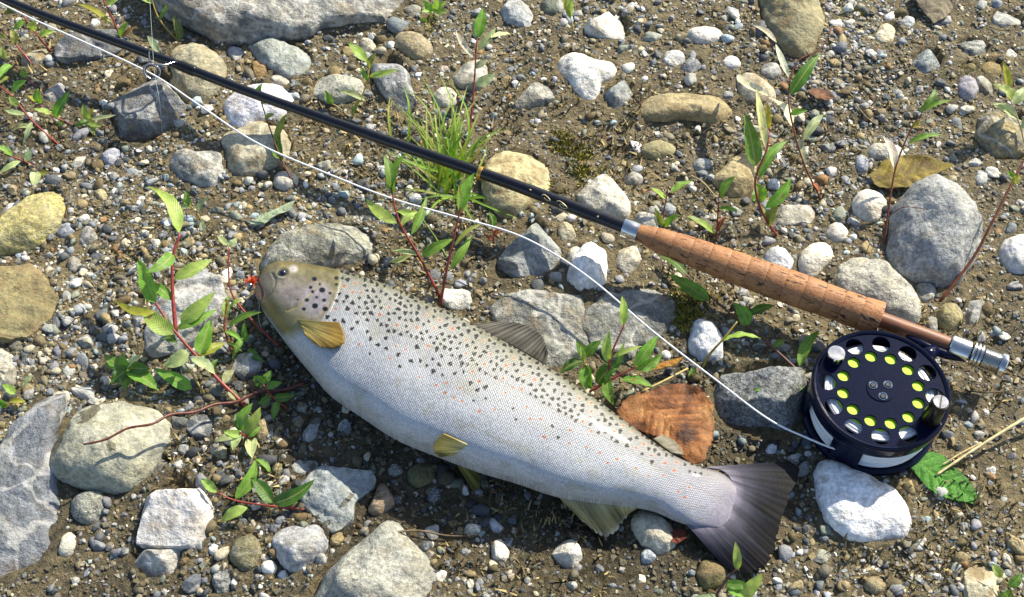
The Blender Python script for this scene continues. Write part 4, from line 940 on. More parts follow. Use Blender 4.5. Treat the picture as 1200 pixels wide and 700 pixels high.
# end caps of the skin, closed with the same mesh data
bm = bmesh.new(); bm.from_mesh(meb); bm.verts.ensure_lookup_table()
for j in range(nt):
    for tri in ((idx[0, j], jn[0, j], nb), (jn[-1, j], idx[-1, j], nb + 1)):
        try:
            f = bm.faces.new([bm.verts[int(q)] for q in tri]); f.smooth = True
        except ValueError: pass
bm.to_mesh(meb); bm.free()
# eye
def sphere(c, r, n=20, m_=12, squash=1.0):
    Vs, Fs = [], []
    for i in range(m_ + 1):
        p_ = math.pi * i / m_
        for j in range(n):
            a = 2 * math.pi * j / n
            Vs.append((c[0] + r * math.sin(p_) * math.cos(a), c[1] + r * math.sin(p_) * math.sin(a), c[2] + r * squash * math.cos(p_)))
    for i in range(m_):
        for j in range(n): Fs.append((i * n + j, (i + 1) * n + j, (i + 1) * n + (j + 1) % n, i * n + (j + 1) % n))
    return np.array(Vs), Fs
ei = np.argmin(np.where(top, np.hypot(X - 331.5, Y - 320), 1e9)); ep = Vf[ei]
MAT['eye_iris'] = plain('eye_iris', '5a5346', .12, 0, 1.0, .3, 900, 0)
MAT['eye_pupil'] = plain('eye_pupil', '05060b', .05, 0, 1.0, .1, 300, 0)
ev, ef = sphere(ep + np.array([0, 0, -.0012]), .0040, squash=.8)
eye = part('eye', ev, ef, MAT['eye_iris'], fish)
pv, pf = sphere(ep + np.array([0, 0, -.0001]), .0029, squash=.92)
part('pupil', pv, pf, MAT['eye_pupil'], eye)

def fin(name, root, tip, zr, zt, stops, rays=22, ripple=.0006, na=70, nr=26, dark=.45, thick=.0007, ragged=.03, seed=0, bow=0.0, surf=None):
    """a fan of fin rays from the root line to the tip line, both in photo pixels with heights in mm"""
    R = resample(root, na); T = resample(tip, na)
    a = np.linspace(0, 1, na)
    g_ = np.random.default_rng(seed)
    rag = 1 - ragged * np.abs(vnoise(np.stack([a * rays * 1.3, a * 0, a * 0], -1), seed))
    zr_ = np.interp(a, np.linspace(0, 1, len(zr)), zr) * MM; zt_ = np.interp(a, np.linspace(0, 1, len(zt)), zt) * MM
    r = np.linspace(0, 1, nr)
    wob = 2.2 * vnoise(np.stack([a * rays * .35, a * 0, a * 0], -1), seed + 11) + .6 * np.sin(a * 9)
    ray = np.cos(a * rays * 2 * math.pi + wob)
    pxy = R[None] + (T - R)[None] * (r[:, None] * rag[None])[..., None]
    zz = zr_[None] + (zt_ - zr_)[None] * r[:, None] + ripple * ray[None] * np.sin(r * math.pi * .5)[:, None] + bow * np.sin(r * math.pi)[:, None]
    if surf is not None:               # lies on the flank: take the height of the skin beneath it
        tz = Vf.reshape(NSt, -1, 3)[:, :NT][::3, ::2]; tX = X[:, :NT][::3, ::2].ravel(); tY = Y[:, :NT][::3, ::2].ravel(); tZ = tz[..., 2].ravel()
        near_ = (np.abs(tX - pxy[..., 0].mean()) < 60) & (np.abs(tY - pxy[..., 1].mean()) < 60)
        tX, tY, tZ = tX[near_], tY[near_], tZ[near_]
        q2 = pxy.reshape(-1, 2); zs = np.array([tZ[np.argmin((tX - a_) ** 2 + (tY - b_) ** 2)] for a_, b_ in q2]).reshape(nr, na)
        for _ in range(6): zs[1:-1] = (zs[:-2] + zs[1:-1] + zs[2:]) / 3; zs[:, 1:-1] = (zs[:, :-2] + zs[:, 1:-1] + zs[:, 2:]) / 3
        zz = zs + (surf[0] + (surf[1] - surf[0]) * r[:, None]) * MM + ripple * ray[None] * r[:, None] + bow * np.sin(r * math.pi)[:, None]
    W = PV(pxy[..., 0], pxy[..., 1], zz)
    cl_ = lerp_cols(np.broadcast_to(r[:, None], (nr, na)), stops)
    # rays fork outwards
    fine = np.cos(a[None] * rays * 4 * math.pi + 2 * wob[None]) * np.clip(r[:, None] * 2 - .6, 0, 1)
    k_ = 1 - dark * (.5 - .5 * ray[None]) * .8 - dark * .3 * (.5 - .5 * fine)
    nn = fbm(np.stack([np.broadcast_to(a[None] * rays * .9, (nr, na)), np.broadcast_to(r[:, None] * 1.3, (nr, na)), np.zeros((nr, na))], -1), 3, seed + 3)
    cl_ = cl_ * k_[..., None] * (1 + .48 * nn)[..., None]
    i_ = np.arange(nr * na).reshape(nr, na)
    Ff = np.stack([i_[:-1, :-1], i_[:-1, 1:], i_[1:, 1:], i_[1:, :-1]], -1).reshape(-1, 4)
    o = part(name, W.reshape(-1, 3), Ff, MAT['fin'], fish, vcol=np.clip(cl_.reshape(-1, 3), .01, .9))
    so = o.modifiers.new('thickness', 'SOLIDIFY'); so.thickness = thick; so.offset = 0
    return o
fin('tail_fin', [(826,548),(848,553),(858,570),(848,595),(826,612),(800,610)], [(926,541),(938,552),(928,580),(915,612),(908,645),(897,664),(876,674),(852,668)], [12.5,12.5,12.2,12,11.8,11.5], [9,12,12,11,9,8,6,5],
    [(0, '8c8694'), (.10, '7a7684'), (.25, '4e4d5a'), (.5, '2a2b34'), (.75, '16171f'), (1, '0f1016')], 26, .00003, 190, 44, .12, .0007, .05, 1)
fin('pectoral_fin', [(349,375),(352,380),(355,387)], [(398,378),(404,392),(402,404),(388,409),(372,405),(358,393)], [36,36.5,36], [40.5,41.5,41,40,39,37.5],
    [(0, '8a8048'), (.4, 'a5955a'), (.8, 'a08444'), (1, '8a7038')], 11, .00008, 50, 20, .12, .0007, .04, 2, .0008, surf=(.3, 2.2))
fin('pelvic_fin', [(548,521),(540,527),(531,534)], [(519,508),(509,519),(509,530),(516,536)], [26,23,19], [27,23,19,15],
    [(0, 'c8c08c'), (.5, 'c4b268'), (1, 'b59c54')], 9, .0001, 40, 16, .14, .0007, .04, 3, surf=(.3, 2.0))
fin('pelvic_fin', [(528,532),(538,538),(548,544)], [(556,577),(563,570),(564,556)], [14,13,11], [3,4,5],
    [(0, '8f8a5c'), (.5, '77733c'), (1, '5f5c30')], 9, .0005, 40, 16, .4, .0007, .04, 4)
fin('anal_fin', [(652,580),(680,584),(715,588),(750,594)], [(684,612),(711,631),(731,612),(735,603)], [13,13,12,11], [6,4,4,6],
    [(0, 'a8a284'), (.4, 'a09468'), (.85, '998b5c'), (1, 'bcb69c')], 13, .0003, 60, 24, .25, .0007, .10, 5)
fin('dorsal_fin', [(552,381),(580,395),(610,411),(640,428)], [(586,377),(614,380),(634,392),(642,412)], [24,24,23,22], [20,22,23,24],
    [(0, '55524a'), (.5, '6c6960'), (1, '5c5a54')], 16, .0005, 70, 20, .6, .0007, .05, 6)
fin('adipose_fin', [(765,515),(775,523),(786,531)], [(776,510),(792,519),(801,534)], [16,16,15], [15,15,14],
    [(0, '6f6c58'), (.6, '858072'), (1, '6b6656')], 4, .0001, 30, 12, .05, .0014, .02, 7)

# ------------------------------------------------------------------ the fly in the trout's mouth
MAT['hackle'] = plain('orange_hackle', 'cc4a1c', .6, 0, 0, .35, 900, 0)
MAT['bead'] = plain('grey_metal_bead', '9aa0a6', .18, 1.0, 0, .1, 300, 0)
fc = P(294, 331, .014)
fly = thing('artificial_fly', 'orange hackled artificial fly with a silver bead in the mouth of the trout', 'fishing fly', (fc[0], fc[1], 0))
gf = np.random.default_rng(3)
Vh, Fh = [], []
for k in range(70):
    d = gf.normal(0, 1, 3); d[2] = abs(d[2]) * .7; d /= np.linalg.norm(d); d = d * np.array([1, 1, .8])
    L = gf.uniform(.0035, .0062)
    p0 = fc + d * .0008; pts_ = [p0, fc + d * L * .6 + gf.normal(0, .0004, 3), fc + d * L]
    tv, tf = tube(pts_, [.00022, .00017, .00006], 4)
    Fh += [tuple(q + sum(len(x) for x in Vh) for q in f) for f in tf]; Vh.append(tv)
part('hackle', np.vstack(Vh), Fh, MAT['hackle'], fly)
bv, bf = sphere(P(293, 335, .0165), .0018)
part('bead', bv, bf, MAT['bead'], fly)
hk = spline([P(299, 335, .014), P(305, 339, .0145), P(310, 344, .013), P(308, 349, .0115), P(303, 347, .0115)], 20)
tv, tf = tube(hk, .0003, 6); part('hook', tv, tf, MAT['bead'], fly)
tv, tf = tube(spline([P(301, 347, .012), P(304, 358, .011), P(303, 372, .007), P(306, 384, .003)], 16), .00018, 5)
MAT['tippet'] = plain('clear_tippet', 'b7c2c0', .15, 0, .5, .1, 300, 0)
part('tippet', tv, tf, MAT['tippet'], fly)
# ------------------------------------------------------------------ fly rod
def cork_material():
    m = M('cork'); uv = m.n('UVMap'); mp_ = m.n('Mapping'); m.l(uv.outputs[0], mp_.inputs[0]); mp_.inputs['Scale'].default_value = (240, 1250, 1)
    oi = m.n('ObjectInfo'); ad = m.n('VectorMath', operation='ADD'); m.l(mp_.outputs[0], ad.inputs[0])
    m.l(m.math('MULTIPLY', oi.outputs['Random'], 50.0), ad.inputs[1])
    v = ad.outputs[0]
    n1 = m.noise(v, .42, 4, .6, .9); t = m.n('TexCoord'); n2 = m.noise(t.outputs['Object'], 500, 4, .65); n3 = m.noise(t.outputs['Object'], 90, 3, .5)
    c = m.mix(n3, C('7c4e2b'), C('b38052'))
    c = m.mix(1.0, c, m.ramp(oi.outputs['Random'], 0, 1, .74, 1.2), 'MULTIPLY')
    c = m.mix(m.ramp(n2, .5, .75, 0, .5), c, C('74472a'))
    pit = m.ramp(n1, .41, .365, 0, 1)
    c = m.mix(pit, c, C('2e180c'))
    gr = m.ramp(m.noise(v, 1.1, 2, .5), .42, .36, 0, .6); c = m.mix(gr, c, C('5f3a1c'))
    m.base(c); m.set(Roughness=.62)
    h = m.math('SUBTRACT', n2, m.math('MULTIPLY', pit, 1.6))
    m.normal(m.bump(h, .5, .0009))
    return m.m
def wood_material():
    m = M('reel_seat_wood'); uv = m.n('UVMap'); mp_ = m.n('Mapping'); m.l(uv.outputs[0], mp_.inputs[0]); mp_.inputs['Scale'].default_value = (60, 700, 1)
    n = m.noise(mp_.outputs[0], 1.2, 4, .6, .8)
    m.base(m.mix(m.ramp(n, .3, .7), C('52301f'), C('8c5a3c'))); m.set(Roughness=.5, Coat_Weight=.08, Coat_Roughness=.2)
    m.normal(m.bump(n, .15, .0004))
    return m.m
MAT['cork'] = cork_material(); MAT['wood'] = wood_material()
MAT['blank'] = plain('black_graphite', '0a080c', .22, 0, .15, .3, 400, 0)
MAT['chrome'] = plain('nickel_silver', 'c9c7c2', .16, 1.0, 0, .06, 200, .03)
MAT['gold'] = plain('gold_thread', 'c8a24a', .3, .9, 0, .1, 900, .05)
MAT['navy'] = plain('navy_anodised', '0b1128', .16, 0, .0, .08, 1400, 0, .16)
MAT['blackm'] = plain('black_plastic', '08080b', .34, 0, .1, .2, 300, .04, .35)
MAT['fline'] = plain('white_fly_line', 'dfe0e2', .4, 0, .2, .06, 700, .05)
MAT['backing'] = plain('yellow_green_backing', 'a5d60c', .55, 0, 0, .18, 1500, .3)
MAT['steel'] = plain('steel_wire', '8d9096', .2, 1.0, 0, .1, 300, 0)

RODPX = [(-70, -36, 33), (23, 7, 33), (187, 68, 32), (300, 111, 32), (450, 164, 32), (600, 216, 32), (735, 268, 31), (747, 272.5, 31), (1029, 374, 25), (1112, 404.5, 23.5), (1178, 429, 22.5), (1186, 432, 22.5)]
RW = np.array([P(x, y, z * MM) for x, y, z in RODPX])
RC = spline(RW, 1600)
RS = np.r_[0, np.cumsum(np.linalg.norm(np.diff(RC, axis=0), axis=1))]
def rod_s(px):                    # arc length where the rod axis crosses photo column px
    x, _ = proj(RC); return float(np.interp(px, x, RS))
def rod_at(s): return np.stack([np.interp(s, RS, RC[:, k]) for k in range(3)], -1)
def lathe(name, prof, mat, parent, n=40, color=None):
    """prof: list of (s, r) along the rod axis; UV in metres"""
    s = np.array([p[0] for p in prof]); r = np.array([p[1] for p in prof])
    pts = rod_at(s)
    T = rod_at(s + .0015) - rod_at(s - .0015); T /= np.linalg.norm(T, axis=1)[:, None]
    u = np.cross(T, [0, 0, 1.0]); u /= np.linalg.norm(u, axis=1)[:, None]; v = np.cross(u, T)
    ang = np.arange(n + 1) * 2 * math.pi / n
    V = pts[:, None] + r[:, None, None] * (np.cos(ang)[None, :, None] * u[:, None] + np.sin(ang)[None, :, None] * v[:, None])
    m_ = len(s); i_ = np.arange(m_ * (n + 1)).reshape(m_, n + 1)
    F = np.stack([i_[:-1, :-1], i_[1:, :-1], i_[1:, 1:], i_[:-1, 1:]], -1).reshape(-1, 4)[:, ::-1]
    uv = np.stack([np.broadcast_to(s[:, None], V.shape[:2]), ang[None] * r[:, None]], -1).reshape(-1, 2)
    o = part(name, V.reshape(-1, 3), F, mat, parent, uv=uv, color=color)
    o.data.set_sharp_from_angle(angle=math.radians(35))
    return o
rod = thing('fly_rod', 'black fly rod with a brown cork grip laid across the gravel', 'fishing rod', (*P(1029, 374, .025)[:2], 0))
U = .00053
s_end, s_chk, s_g0, s_g1 = rod_s(-70), rod_s(731), rod_s(746), rod_s(1031)
ss_ = np.linspace(0, s_chk, 160)
lathe('blank', [(s, np.interp(s, [0, rod_s(300), rod_s(600), s_chk], [.0029, .0033, .0038, .0046])) for s in ss_], MAT['blank'], rod)
for px_, wd in ((563, .0014),):
    s0 = rod_s(px_); lathe('gold_band', [(s0 - wd, .0039), (s0 - wd, .0043), (s0, .00445), (s0 + wd, .0043), (s0 + wd, .0039)], MAT['gold'], rod)
s0 = rod_s(219)
lathe('thread_wrap', [(s0 - .007, .0031), (s0 - .006, .0036), (s0 + .006, .0037), (s0 + .007, .0032)], MAT['blackm'], rod)
lathe('winding_check', [(s_chk - .0005, .0046), (s_chk - .0005, .0058), (s_chk, .0060), (s_chk + .006, .0062), (s_chk + .0075, .0060), (s_g0 + .001, .0060), (s_g0 + .001, .004)], MAT['chrome'], rod)
# cork grip: a run of glued cork rings
GP = [(0, 9), (.03, 11.0), (.10, 14.6), (.2, 16.6), (.37, 18.2), (.55, 19.4), (.70, 19.6), (.82, 18.6), (.92, 19.2), (1, 20.6)]
def grip_r(f): return np.interp(f, [a for a, _ in GP], [b for _, b in GP]) * U
Lg = s_g1 - s_g0
grip = lathe('cork_grip', [(s_g0 + Lg * f, grip_r(f) - .0009) for f in np.linspace(.005, .995, 40)], MAT['cork'], rod)
NR = 13
for k in range(NR):
    f0, f1 = k / NR, (k + 1) / NR
    pr = []
    for q in np.linspace(0, 1, 9):
        f = f0 + (f1 - f0) * q
        e = .00038 * (max(0, 1 - q * 9) + max(0, 1 - (1 - q) * 9))
        pr.append((s_g0 + Lg * (f0 + (f1 - f0) * (.006 + .988 * q)), grip_r(f) - e))
    pr = [(pr[0][0], pr[0][1] - .004 if k == 0 else pr[0][1] - .001)] + pr + [(pr[-1][0], pr[-1][1] - (.012 if k == NR - 1 else .001))]
    pr = [(a, max(b, .002)) for a, b in pr]
    lathe('cork_ring', pr, MAT['cork'], grip, 48)
# reel seat
s_w1 = rod_s(1112); s_m1 = rod_s(1178)
lathe('wooden_spacer', [(s_g1 - .002, .0050)] + [(s, .0050) for s in np.linspace(s_g1, s_w1 + .001, 12)], MAT['wood'], rod)
Lm = s_m1 - s_w1
hood = lathe('reel_seat_hood', [(s_w1, .005), (s_w1, .0066), (s_w1 + .0006, .0071), (s_w1 + Lm * .34, .0071), (s_w1 + Lm * .36, .0066), (s_w1 + Lm * .36, .004)], MAT['chrome'], rod)
for q in (.385, .45, .515):
    a0 = s_w1 + Lm * q
    lathe('locking_ring', [(a0, .0055), (a0, .0071), (a0 + .0005, .0077), (a0 + .0014, .0077), (a0 + .0019, .0071), (a0 + .0019, .0055)], MAT['chrome'], rod)
pr = [(s_w1 + Lm * .58, .005)]
for k in range(14):
    a0 = s_w1 + Lm * (.58 + .30 * k / 14); pr += [(a0, .0062), (a0 + Lm * .30 / 28, .0067)]
pr += [(s_w1 + Lm * .88, .0062)]
lathe('threaded_barrel', pr, MAT['chrome'], rod)
lathe('butt_cap', [(s_w1 + Lm * .88, .005), (s_w1 + Lm * .88, .0069), (s_w1 + Lm * .9, .0073), (s_w1 + Lm * .98, .0073), (s_w1 + Lm, .0068), (s_w1 + Lm, .0001)], MAT['chrome'], rod)
# ring guide with two legs
ring_c = P(178, 84, .0385)
g0 = rod_at(rod_s(180)); g1 = rod_at(rod_s(204)); gm = rod_at(rod_s(190))
ax = (rod_at(rod_s(230)) - rod_at(rod_s(150))); ax /= np.linalg.norm(ax)
nrm = ax * .5 + np.array([0, -.1, .85]); nrm /= np.linalg.norm(nrm)
u = np.cross(nrm, [0, 1, 0]); u /= np.linalg.norm(u); v_ = np.cross(nrm, u)
th = np.linspace(0, 2 * math.pi, 33)
def closed_ring(c, R, r, nseg=8):
    V, F = tube([c + R * (math.cos(a) * u + math.sin(a) * v_) for a in th[:-1]], r, nseg, False)
    m_ = 32; F += [((m_ - 1) * nseg + j, (m_ - 1) * nseg + (j + 1) % nseg, (j + 1) % nseg, j) for j in range(nseg)]
    return V, F
V, F = closed_ring(ring_c, .0052, .0007); rg = part('guide_ring', V, F, MAT['steel'], rod)
V, F = closed_ring(ring_c, .0044, .0006); part('ring_insert', V, F, MAT['blackm'], rg)
for e, px_ in ((-1, 176), (1, 208)):
    q = rod_at(rod_s(px_)); V, F = tube(spline([ring_c + u * .005 * e * .2 + v_ * -.005 * (1 if v_[1] < 0 else -1), (ring_c + q) / 2 + np.array([0, 0, .003]), q + np.array([0, 0, .003])], 10), .0006, 6)
    part('guide_leg', V, F, MAT['steel'], rod)
# hook keeper loop and the maker's cursive mark
kp = rod_at(rod_s(714)) + np.array([0, -.0035, -.003])
V, F = tube([kp + .0016 * np.array([math.cos(a), .8 * math.sin(a), .4 * math.sin(a)]) for a in np.linspace(0, 2 * math.pi, 17)], .00025, 5)
part('hook_keeper', V, F, MAT['steel'], rod)
MAT['gilt'] = plain('gilt_lettering', 'c9b98a', .35, .4, 0, .1, 500, 0)
zo = lambda x, y: (540 + x / 5.4545, 190 + y / 5.4545)
def on_blank(px, py, lift=.0002):
    s = rod_s(px); a = rod_at(s); r = .0042
    # point on the tube surface seen at that pixel
    best = None
    for zz in np.linspace(a[2] + r * 1.0, a[2] - r * .6, 30):
        q = P(px, py, zz)
        t = (q - rod_at(s)); T_ = rod_at(s + .001) - rod_at(s - .001); T_ /= np.linalg.norm(T_)
        t = t - T_ * (t @ T_)
        if np.linalg.norm(t) <= r + lift: best = q; break
    return best if best is not None else a + np.array([0, 0, r])
for st_ in ([(518,214),(530,208),(545,216),(566,236),(572,246),(560,248),(545,240),(532,228)], [(612,254),(625,248),(645,258),(668,278),(680,292),(668,298),(645,290),(630,276),(640,268),(660,280)], [(440,174),(450,182)], [(868,350),(880,346),(876,356)]):
    q = spline([on_blank(*zo(x, y)) for x, y in st_], 24)
    V, F = tube(q, .00028, 5); part('lettering', V, F, MAT['gilt'], rod)

# ------------------------------------------------------------------ fly reel
ZT = .0375
RCX = P(1033, 455, ZT); R0 = 81 * np.linalg.norm(P(1034, 455, ZT) - RCX)
reel = thing('fly_reel', 'navy blue fly reel with round holes and white line wound inside', 'fishing reel', (RCX[0], RCX[1], 0))
cx, cy = RCX[0], RCX[1]
def ring_plate(name, rout, holes, z0, z1, mat, parent, bev=.0002, rin=None):
    """flat plate with round holes, extruded and bevelled"""
    cu = bpy.data.curves.new(name, 'CURVE'); cu.dimensions = '2D'; cu.fill_mode = 'BOTH'; cu.extrude = (z1 - z0) / 2 - bev; cu.bevel_depth = bev; cu.bevel_resolution = 2; cu.resolution_u = 10
    for x, y, r, n in [(0, 0, rout - bev, 16)] + ([(0, 0, rin + bev, 12)] if rin else []) + [(x, y, r + bev, 8) for x, y, r in holes]:
        sp = cu.splines.new('POLY'); K = n * 6; sp.points.add(K - 1); sp.use_cyclic_u = True
        for k in range(K):
            a = 2 * math.pi * k / K; sp.points[k].co = (x + r * math.cos(a), y + r * math.sin(a), 0, 1)
    tmp = bpy.data.objects.new('tmp', cu); col.objects.link(tmp)
    dg_ = bpy.context.evaluated_depsgraph_get(); dg_.update()
    me = bpy.data.meshes.new_from_object(tmp.evaluated_get(dg_))
    bpy.data.objects.remove(tmp); bpy.data.curves.remove(cu)
    me.name = name; me.materials.clear()
    me.transform(Matrix.Translation((0, 0, (z0 + z1) / 2)))
    me.set_sharp_from_angle(angle=math.radians(40))
    return obj(name, me, mat, parent)
def turned(name, prof, mat, parent, c=(0, 0), n=64, flat=False):
    """surface of revolution about a vertical axis through c (local to the reel)"""
    prof = np.array(prof); a = np.arange(n) * 2 * math.pi / n; m_ = len(prof)
    V = np.stack([c[0] + prof[:, 0][:, None] * np.cos(a), c[1] + prof[:, 0][:, None] * np.sin(a), np.broadcast_to(prof[:, 1][:, None], (m_, n))], -1).reshape(-1, 3)
    i_ = np.arange(m_ * n).reshape(m_, n); j_ = np.roll(i_, -1, 1)
    F = np.stack([i_[:-1], j_[:-1], j_[1:], i_[1:]], -1).reshape(-1, 4)
    me = np_mesh(name, V, F); me.set_sharp_from_angle(angle=math.radians(35))
    return obj(name, me, mat, parent)
ang_o = [math.radians(21 + 30 * k) for k in range(12)]
ang_i = [math.radians(6 + 30 * k) for k in range(12)]
skip = (4, 10)                                     # counterweight at 141 deg, crank knob at 321 deg
holes = [(.77 * R0 * math.cos(a), .77 * R0 * math.sin(a), .130 * R0) for k, a in enumerate(ang_o) if k not in skip]
holes += [(.555 * R0 * math.cos(a), .555 * R0 * math.sin(a), .086 * R0) for a in ang_i]
face = ring_plate('spool_face', R0 * .955, holes, ZT - .0023, ZT - .0012, MAT['navy'], reel)
turned('spool_rim', [(R0 * .93, ZT - .0040), (R0 * .93, ZT - .0006), (R0 * .94, ZT - .0001), (R0 * .965, ZT + .0002), (R0 * .99, ZT - .0006), (R0, ZT - .002), (R0, ZT - .0048), (R0 * .985, ZT - .0055), (R0 * .93, ZT - .0055), (R0 * .93, ZT - .0040)], MAT['navy'], reel, n=96)
hub = turned('hub_plate', [(.0001, ZT - .0006), (.205 * R0, ZT - .0006), (.206 * R0, ZT - .0013)], MAT['navy'], reel)
for k in range(3):
    a = math.radians(92 + 120 * k + 60)
    sx, sy = .125 * R0 * math.cos(a), .125 * R0 * math.sin(a)
    sc = turned('screw', [(.0012, ZT - .0008), (.0016, ZT - .0006), (.0023, ZT + .0001), (.0026, ZT - .0002), (.0026, ZT - .0008)], MAT['chrome'], hub, (sx, sy), 20)
    turned('screw_socket', [(.0001, ZT - .0003), (.0013, ZT - .0003)], MAT['blackm'], hub, (sx, sy), 6)
# wound line: white fly line over yellow-green backing, seen through holes and frame windows
zb = .0045
turned('backing', [(.30 * R0, ZT - .0034), (.46 * R0, ZT - .0027), (.655 * R0, ZT - .0027), (.66 * R0, ZT - .009)], MAT['backing'], reel)
pts = []
turns = 12
for lay in range(3):
    for k in range(turns * 48):
        a = 2 * math.pi * k / 48
        f = k / (turns * 48); f = f if lay % 2 == 0 else 1 - f
        z = zb + .004 + (ZT - .0145 - zb) * f
        rr = R0 * (.875 - .018 * lay) + .0006 * math.sin(a * 1.7 + lay)
        pts.append((rr * math.cos(a), rr * math.sin(a), z))
V, F = tube(np.array(pts), .00125, 5)
obj('wound_line', py_mesh('wound_line', V, F), MAT['fline'], reel)
pts = []
for k in range(9 * 48):
    a = 2 * math.pi * k / 48; f = k / (9 * 48)
    rr = R0 * (.60 + .185 * f); pts.append((rr * math.cos(a), rr * math.sin(a), ZT - .0050 + .0003 * math.sin(a * 2.3)))
V, F = tube(np.array(pts), .00115, 5)
obj('wound_line', py_mesh('wound_line', V, F), MAT['fline'], reel)
turned('spool_drum', [(.25 * R0, zb + .001), (.25 * R0, ZT - .007)], MAT['blackm'], reel)
# frame: back plate, two hoops and pillars that leave windows between them
Rf = R0 * .985
turned('back_plate', [(.0001, zb - .003), (Rf * .90, zb - .003), (Rf * .97, zb - .002), (Rf * 1.01, zb), (Rf * 1.01, zb + .003), (Rf * .975, zb + .0042), (Rf * .93, zb + .0038), (Rf * .93, zb + .001), (.0001, zb + .001)], MAT['navy'], reel, n=96)
turned('frame_hoop', [(Rf * .945, ZT - .0115), (Rf * .945, ZT - .0062), (Rf * .99, ZT - .0062), (Rf * .995, ZT - .0068), (Rf * .995, ZT - .0108), (Rf * .985, ZT - .0115), (Rf * .945, ZT - .0115)], MAT['navy'], reel, n=96)
def pillar(a0, a1):
    n = 12; V, F = [], []
    zl, zh = zb + .003, ZT - .0108
    a = np.radians(np.linspace(a0, a1, n))
    sec = [(Rf * .945, zl), (Rf * .99, zl), (Rf * .99, zh), (Rf * .945, zh)]
    flare = 1
    for i in range(n):
        for r_, z_ in sec: V.append((r_ * math.cos(a[i]), r_ * math.sin(a[i]), z_))
    for i in range(n - 1):
        for j in range(4): F.append((i * 4 + j, (i + 1) * 4 + j, (i + 1) * 4 + (j + 1) % 4, i * 4 + (j + 1) % 4))
    F += [(3, 2, 1, 0), tuple((n - 1) * 4 + j for j in range(4))]
    me = py_mesh('pillar', V, F, False); obj('pillar', me, MAT['navy'], reel)
for a0, a1 in ((222, 250), (338, 366), (60, 130), (160, 182)): pillar(a0, a1)
# crank knob and counterweight
kx, ky = .80 * R0 * math.cos(math.radians(321)), .80 * R0 * math.sin(math.radians(321))
knob = turned('crank_knob', [(.0001, ZT - .0012), (.0050, ZT - .0012), (.0053, ZT), (.0054, ZT + .003), (.0048, ZT + .012), (.0050, ZT + .0185), (.0046, ZT + .0195), (.0001, ZT + .0195)], MAT['blackm'], reel, (kx, ky), 32)
turned('knob_cap', [(.0001, ZT + .0203), (.0040, ZT + .0203), (.0042, ZT + .0195)], MAT['chrome'], knob, (kx, ky), 28)
sl2 = np.array([(-.0038, -.00045), (.0038, -.00045), (.0038, .00045), (-.0038, .00045)])
obj('screw_slot', py_mesh('screw_slot', [(kx + a * .3 - b * .95, ky + a * .95 + b * .3, ZT + .02045) for a, b in sl2] + [(kx + a * .3 - b * .95, ky + a * .95 + b * .3, ZT + .0202) for a, b in sl2], [(0, 1, 2, 3), (0, 4, 5, 1), (1, 5, 6, 2), (2, 6, 7, 3), (3, 7, 4, 0)], False), MAT['blackm'], knob)
wx, wy = .79 * R0 * math.cos(math.radians(141)), .79 * R0 * math.sin(math.radians(141))
cwt = turned('counterweight', [(.0001, ZT - .0012), (.0050, ZT - .0012), (.0051, ZT + .0045), (.0048, ZT + .0052), (.0001, ZT + .0052)], MAT['navy'], reel, (wx, wy), 32)
turned('counterweight_cap', [(.0001, ZT + .0062), (.0048, ZT + .0062), (.0050, ZT + .0050)], MAT['chrome'], cwt, (wx, wy), 32)
# foot that slides under the hood
q0 = rod_at(rod_s(1060)) - np.array([0, .0055, 0]); q1 = rod_at(rod_s(1128)) - np.array([0, .0062, 0])
V, F = tube(spline([q0, (q0 + q1) / 2 + np.array([0, -.002, 0]), q1], 12), [.0015, .0022, .0026, .003, .003, .003, .003, .003, .003, .0026, .0022, .0016], 10)
part('reel_foot', V, F, MAT['navy'], reel)
fm = (q0 + q1) / 2; inner = np.array([cx, cy, .021]) + (fm - np.array([cx, cy, .021])) * .80
V, F = tube([fm + np.array([0, -.001, 0]), (fm + inner) / 2, inner], [.004, .0045, .006], 12)
part('foot_bracket', V, F, MAT['navy'], reel)

# ------------------------------------------------------------------ fly line from the reel along the rod
ex = np.array([cx, cy, 0]) + np.array([R0 * .88 * math.cos(math.radians(215)), R0 * .88 * math.sin(math.radians(215)), .019])
LPX = [(984,527,17),(945,513,15),(900,491,14),(841,447,16),(767,390,22),(700,333,26),(650,298,28),(600,273,29),(530,253,30),(457,232,32),(380,202,34),(300,167,36),(230,121,38),(178,87,39),(100,50,41),(27,17,42),(-70,-32,42)]
LP = [P(x, y, z * MM) for x, y, z in LPX]
LP = [np.array([LP[0][0] + .012, LP[0][1] + .004, .0175])] + LP
lc = spline(LP, 260)
lo = thing('fly_line', 'white fly line running from the reel through the ring guide', 'fishing line', (*LP[1][:2], 0))
V, F = tube(lc, .00058, 8); part('line', V, F, MAT['fline'], lo)
V, F = tube(spline([P(175, -8, .041), P(178, 40, .040), P(181, 84, .0385), P(187, 120, .036), P(191, 165, .004)], 40), .0001, 5)
ld = obj('leader', py_mesh('leader', V, F), MAT['tippet']); tag(ld, 'thin clear leader hanging down from the ring guide over a boulder', 'leader')
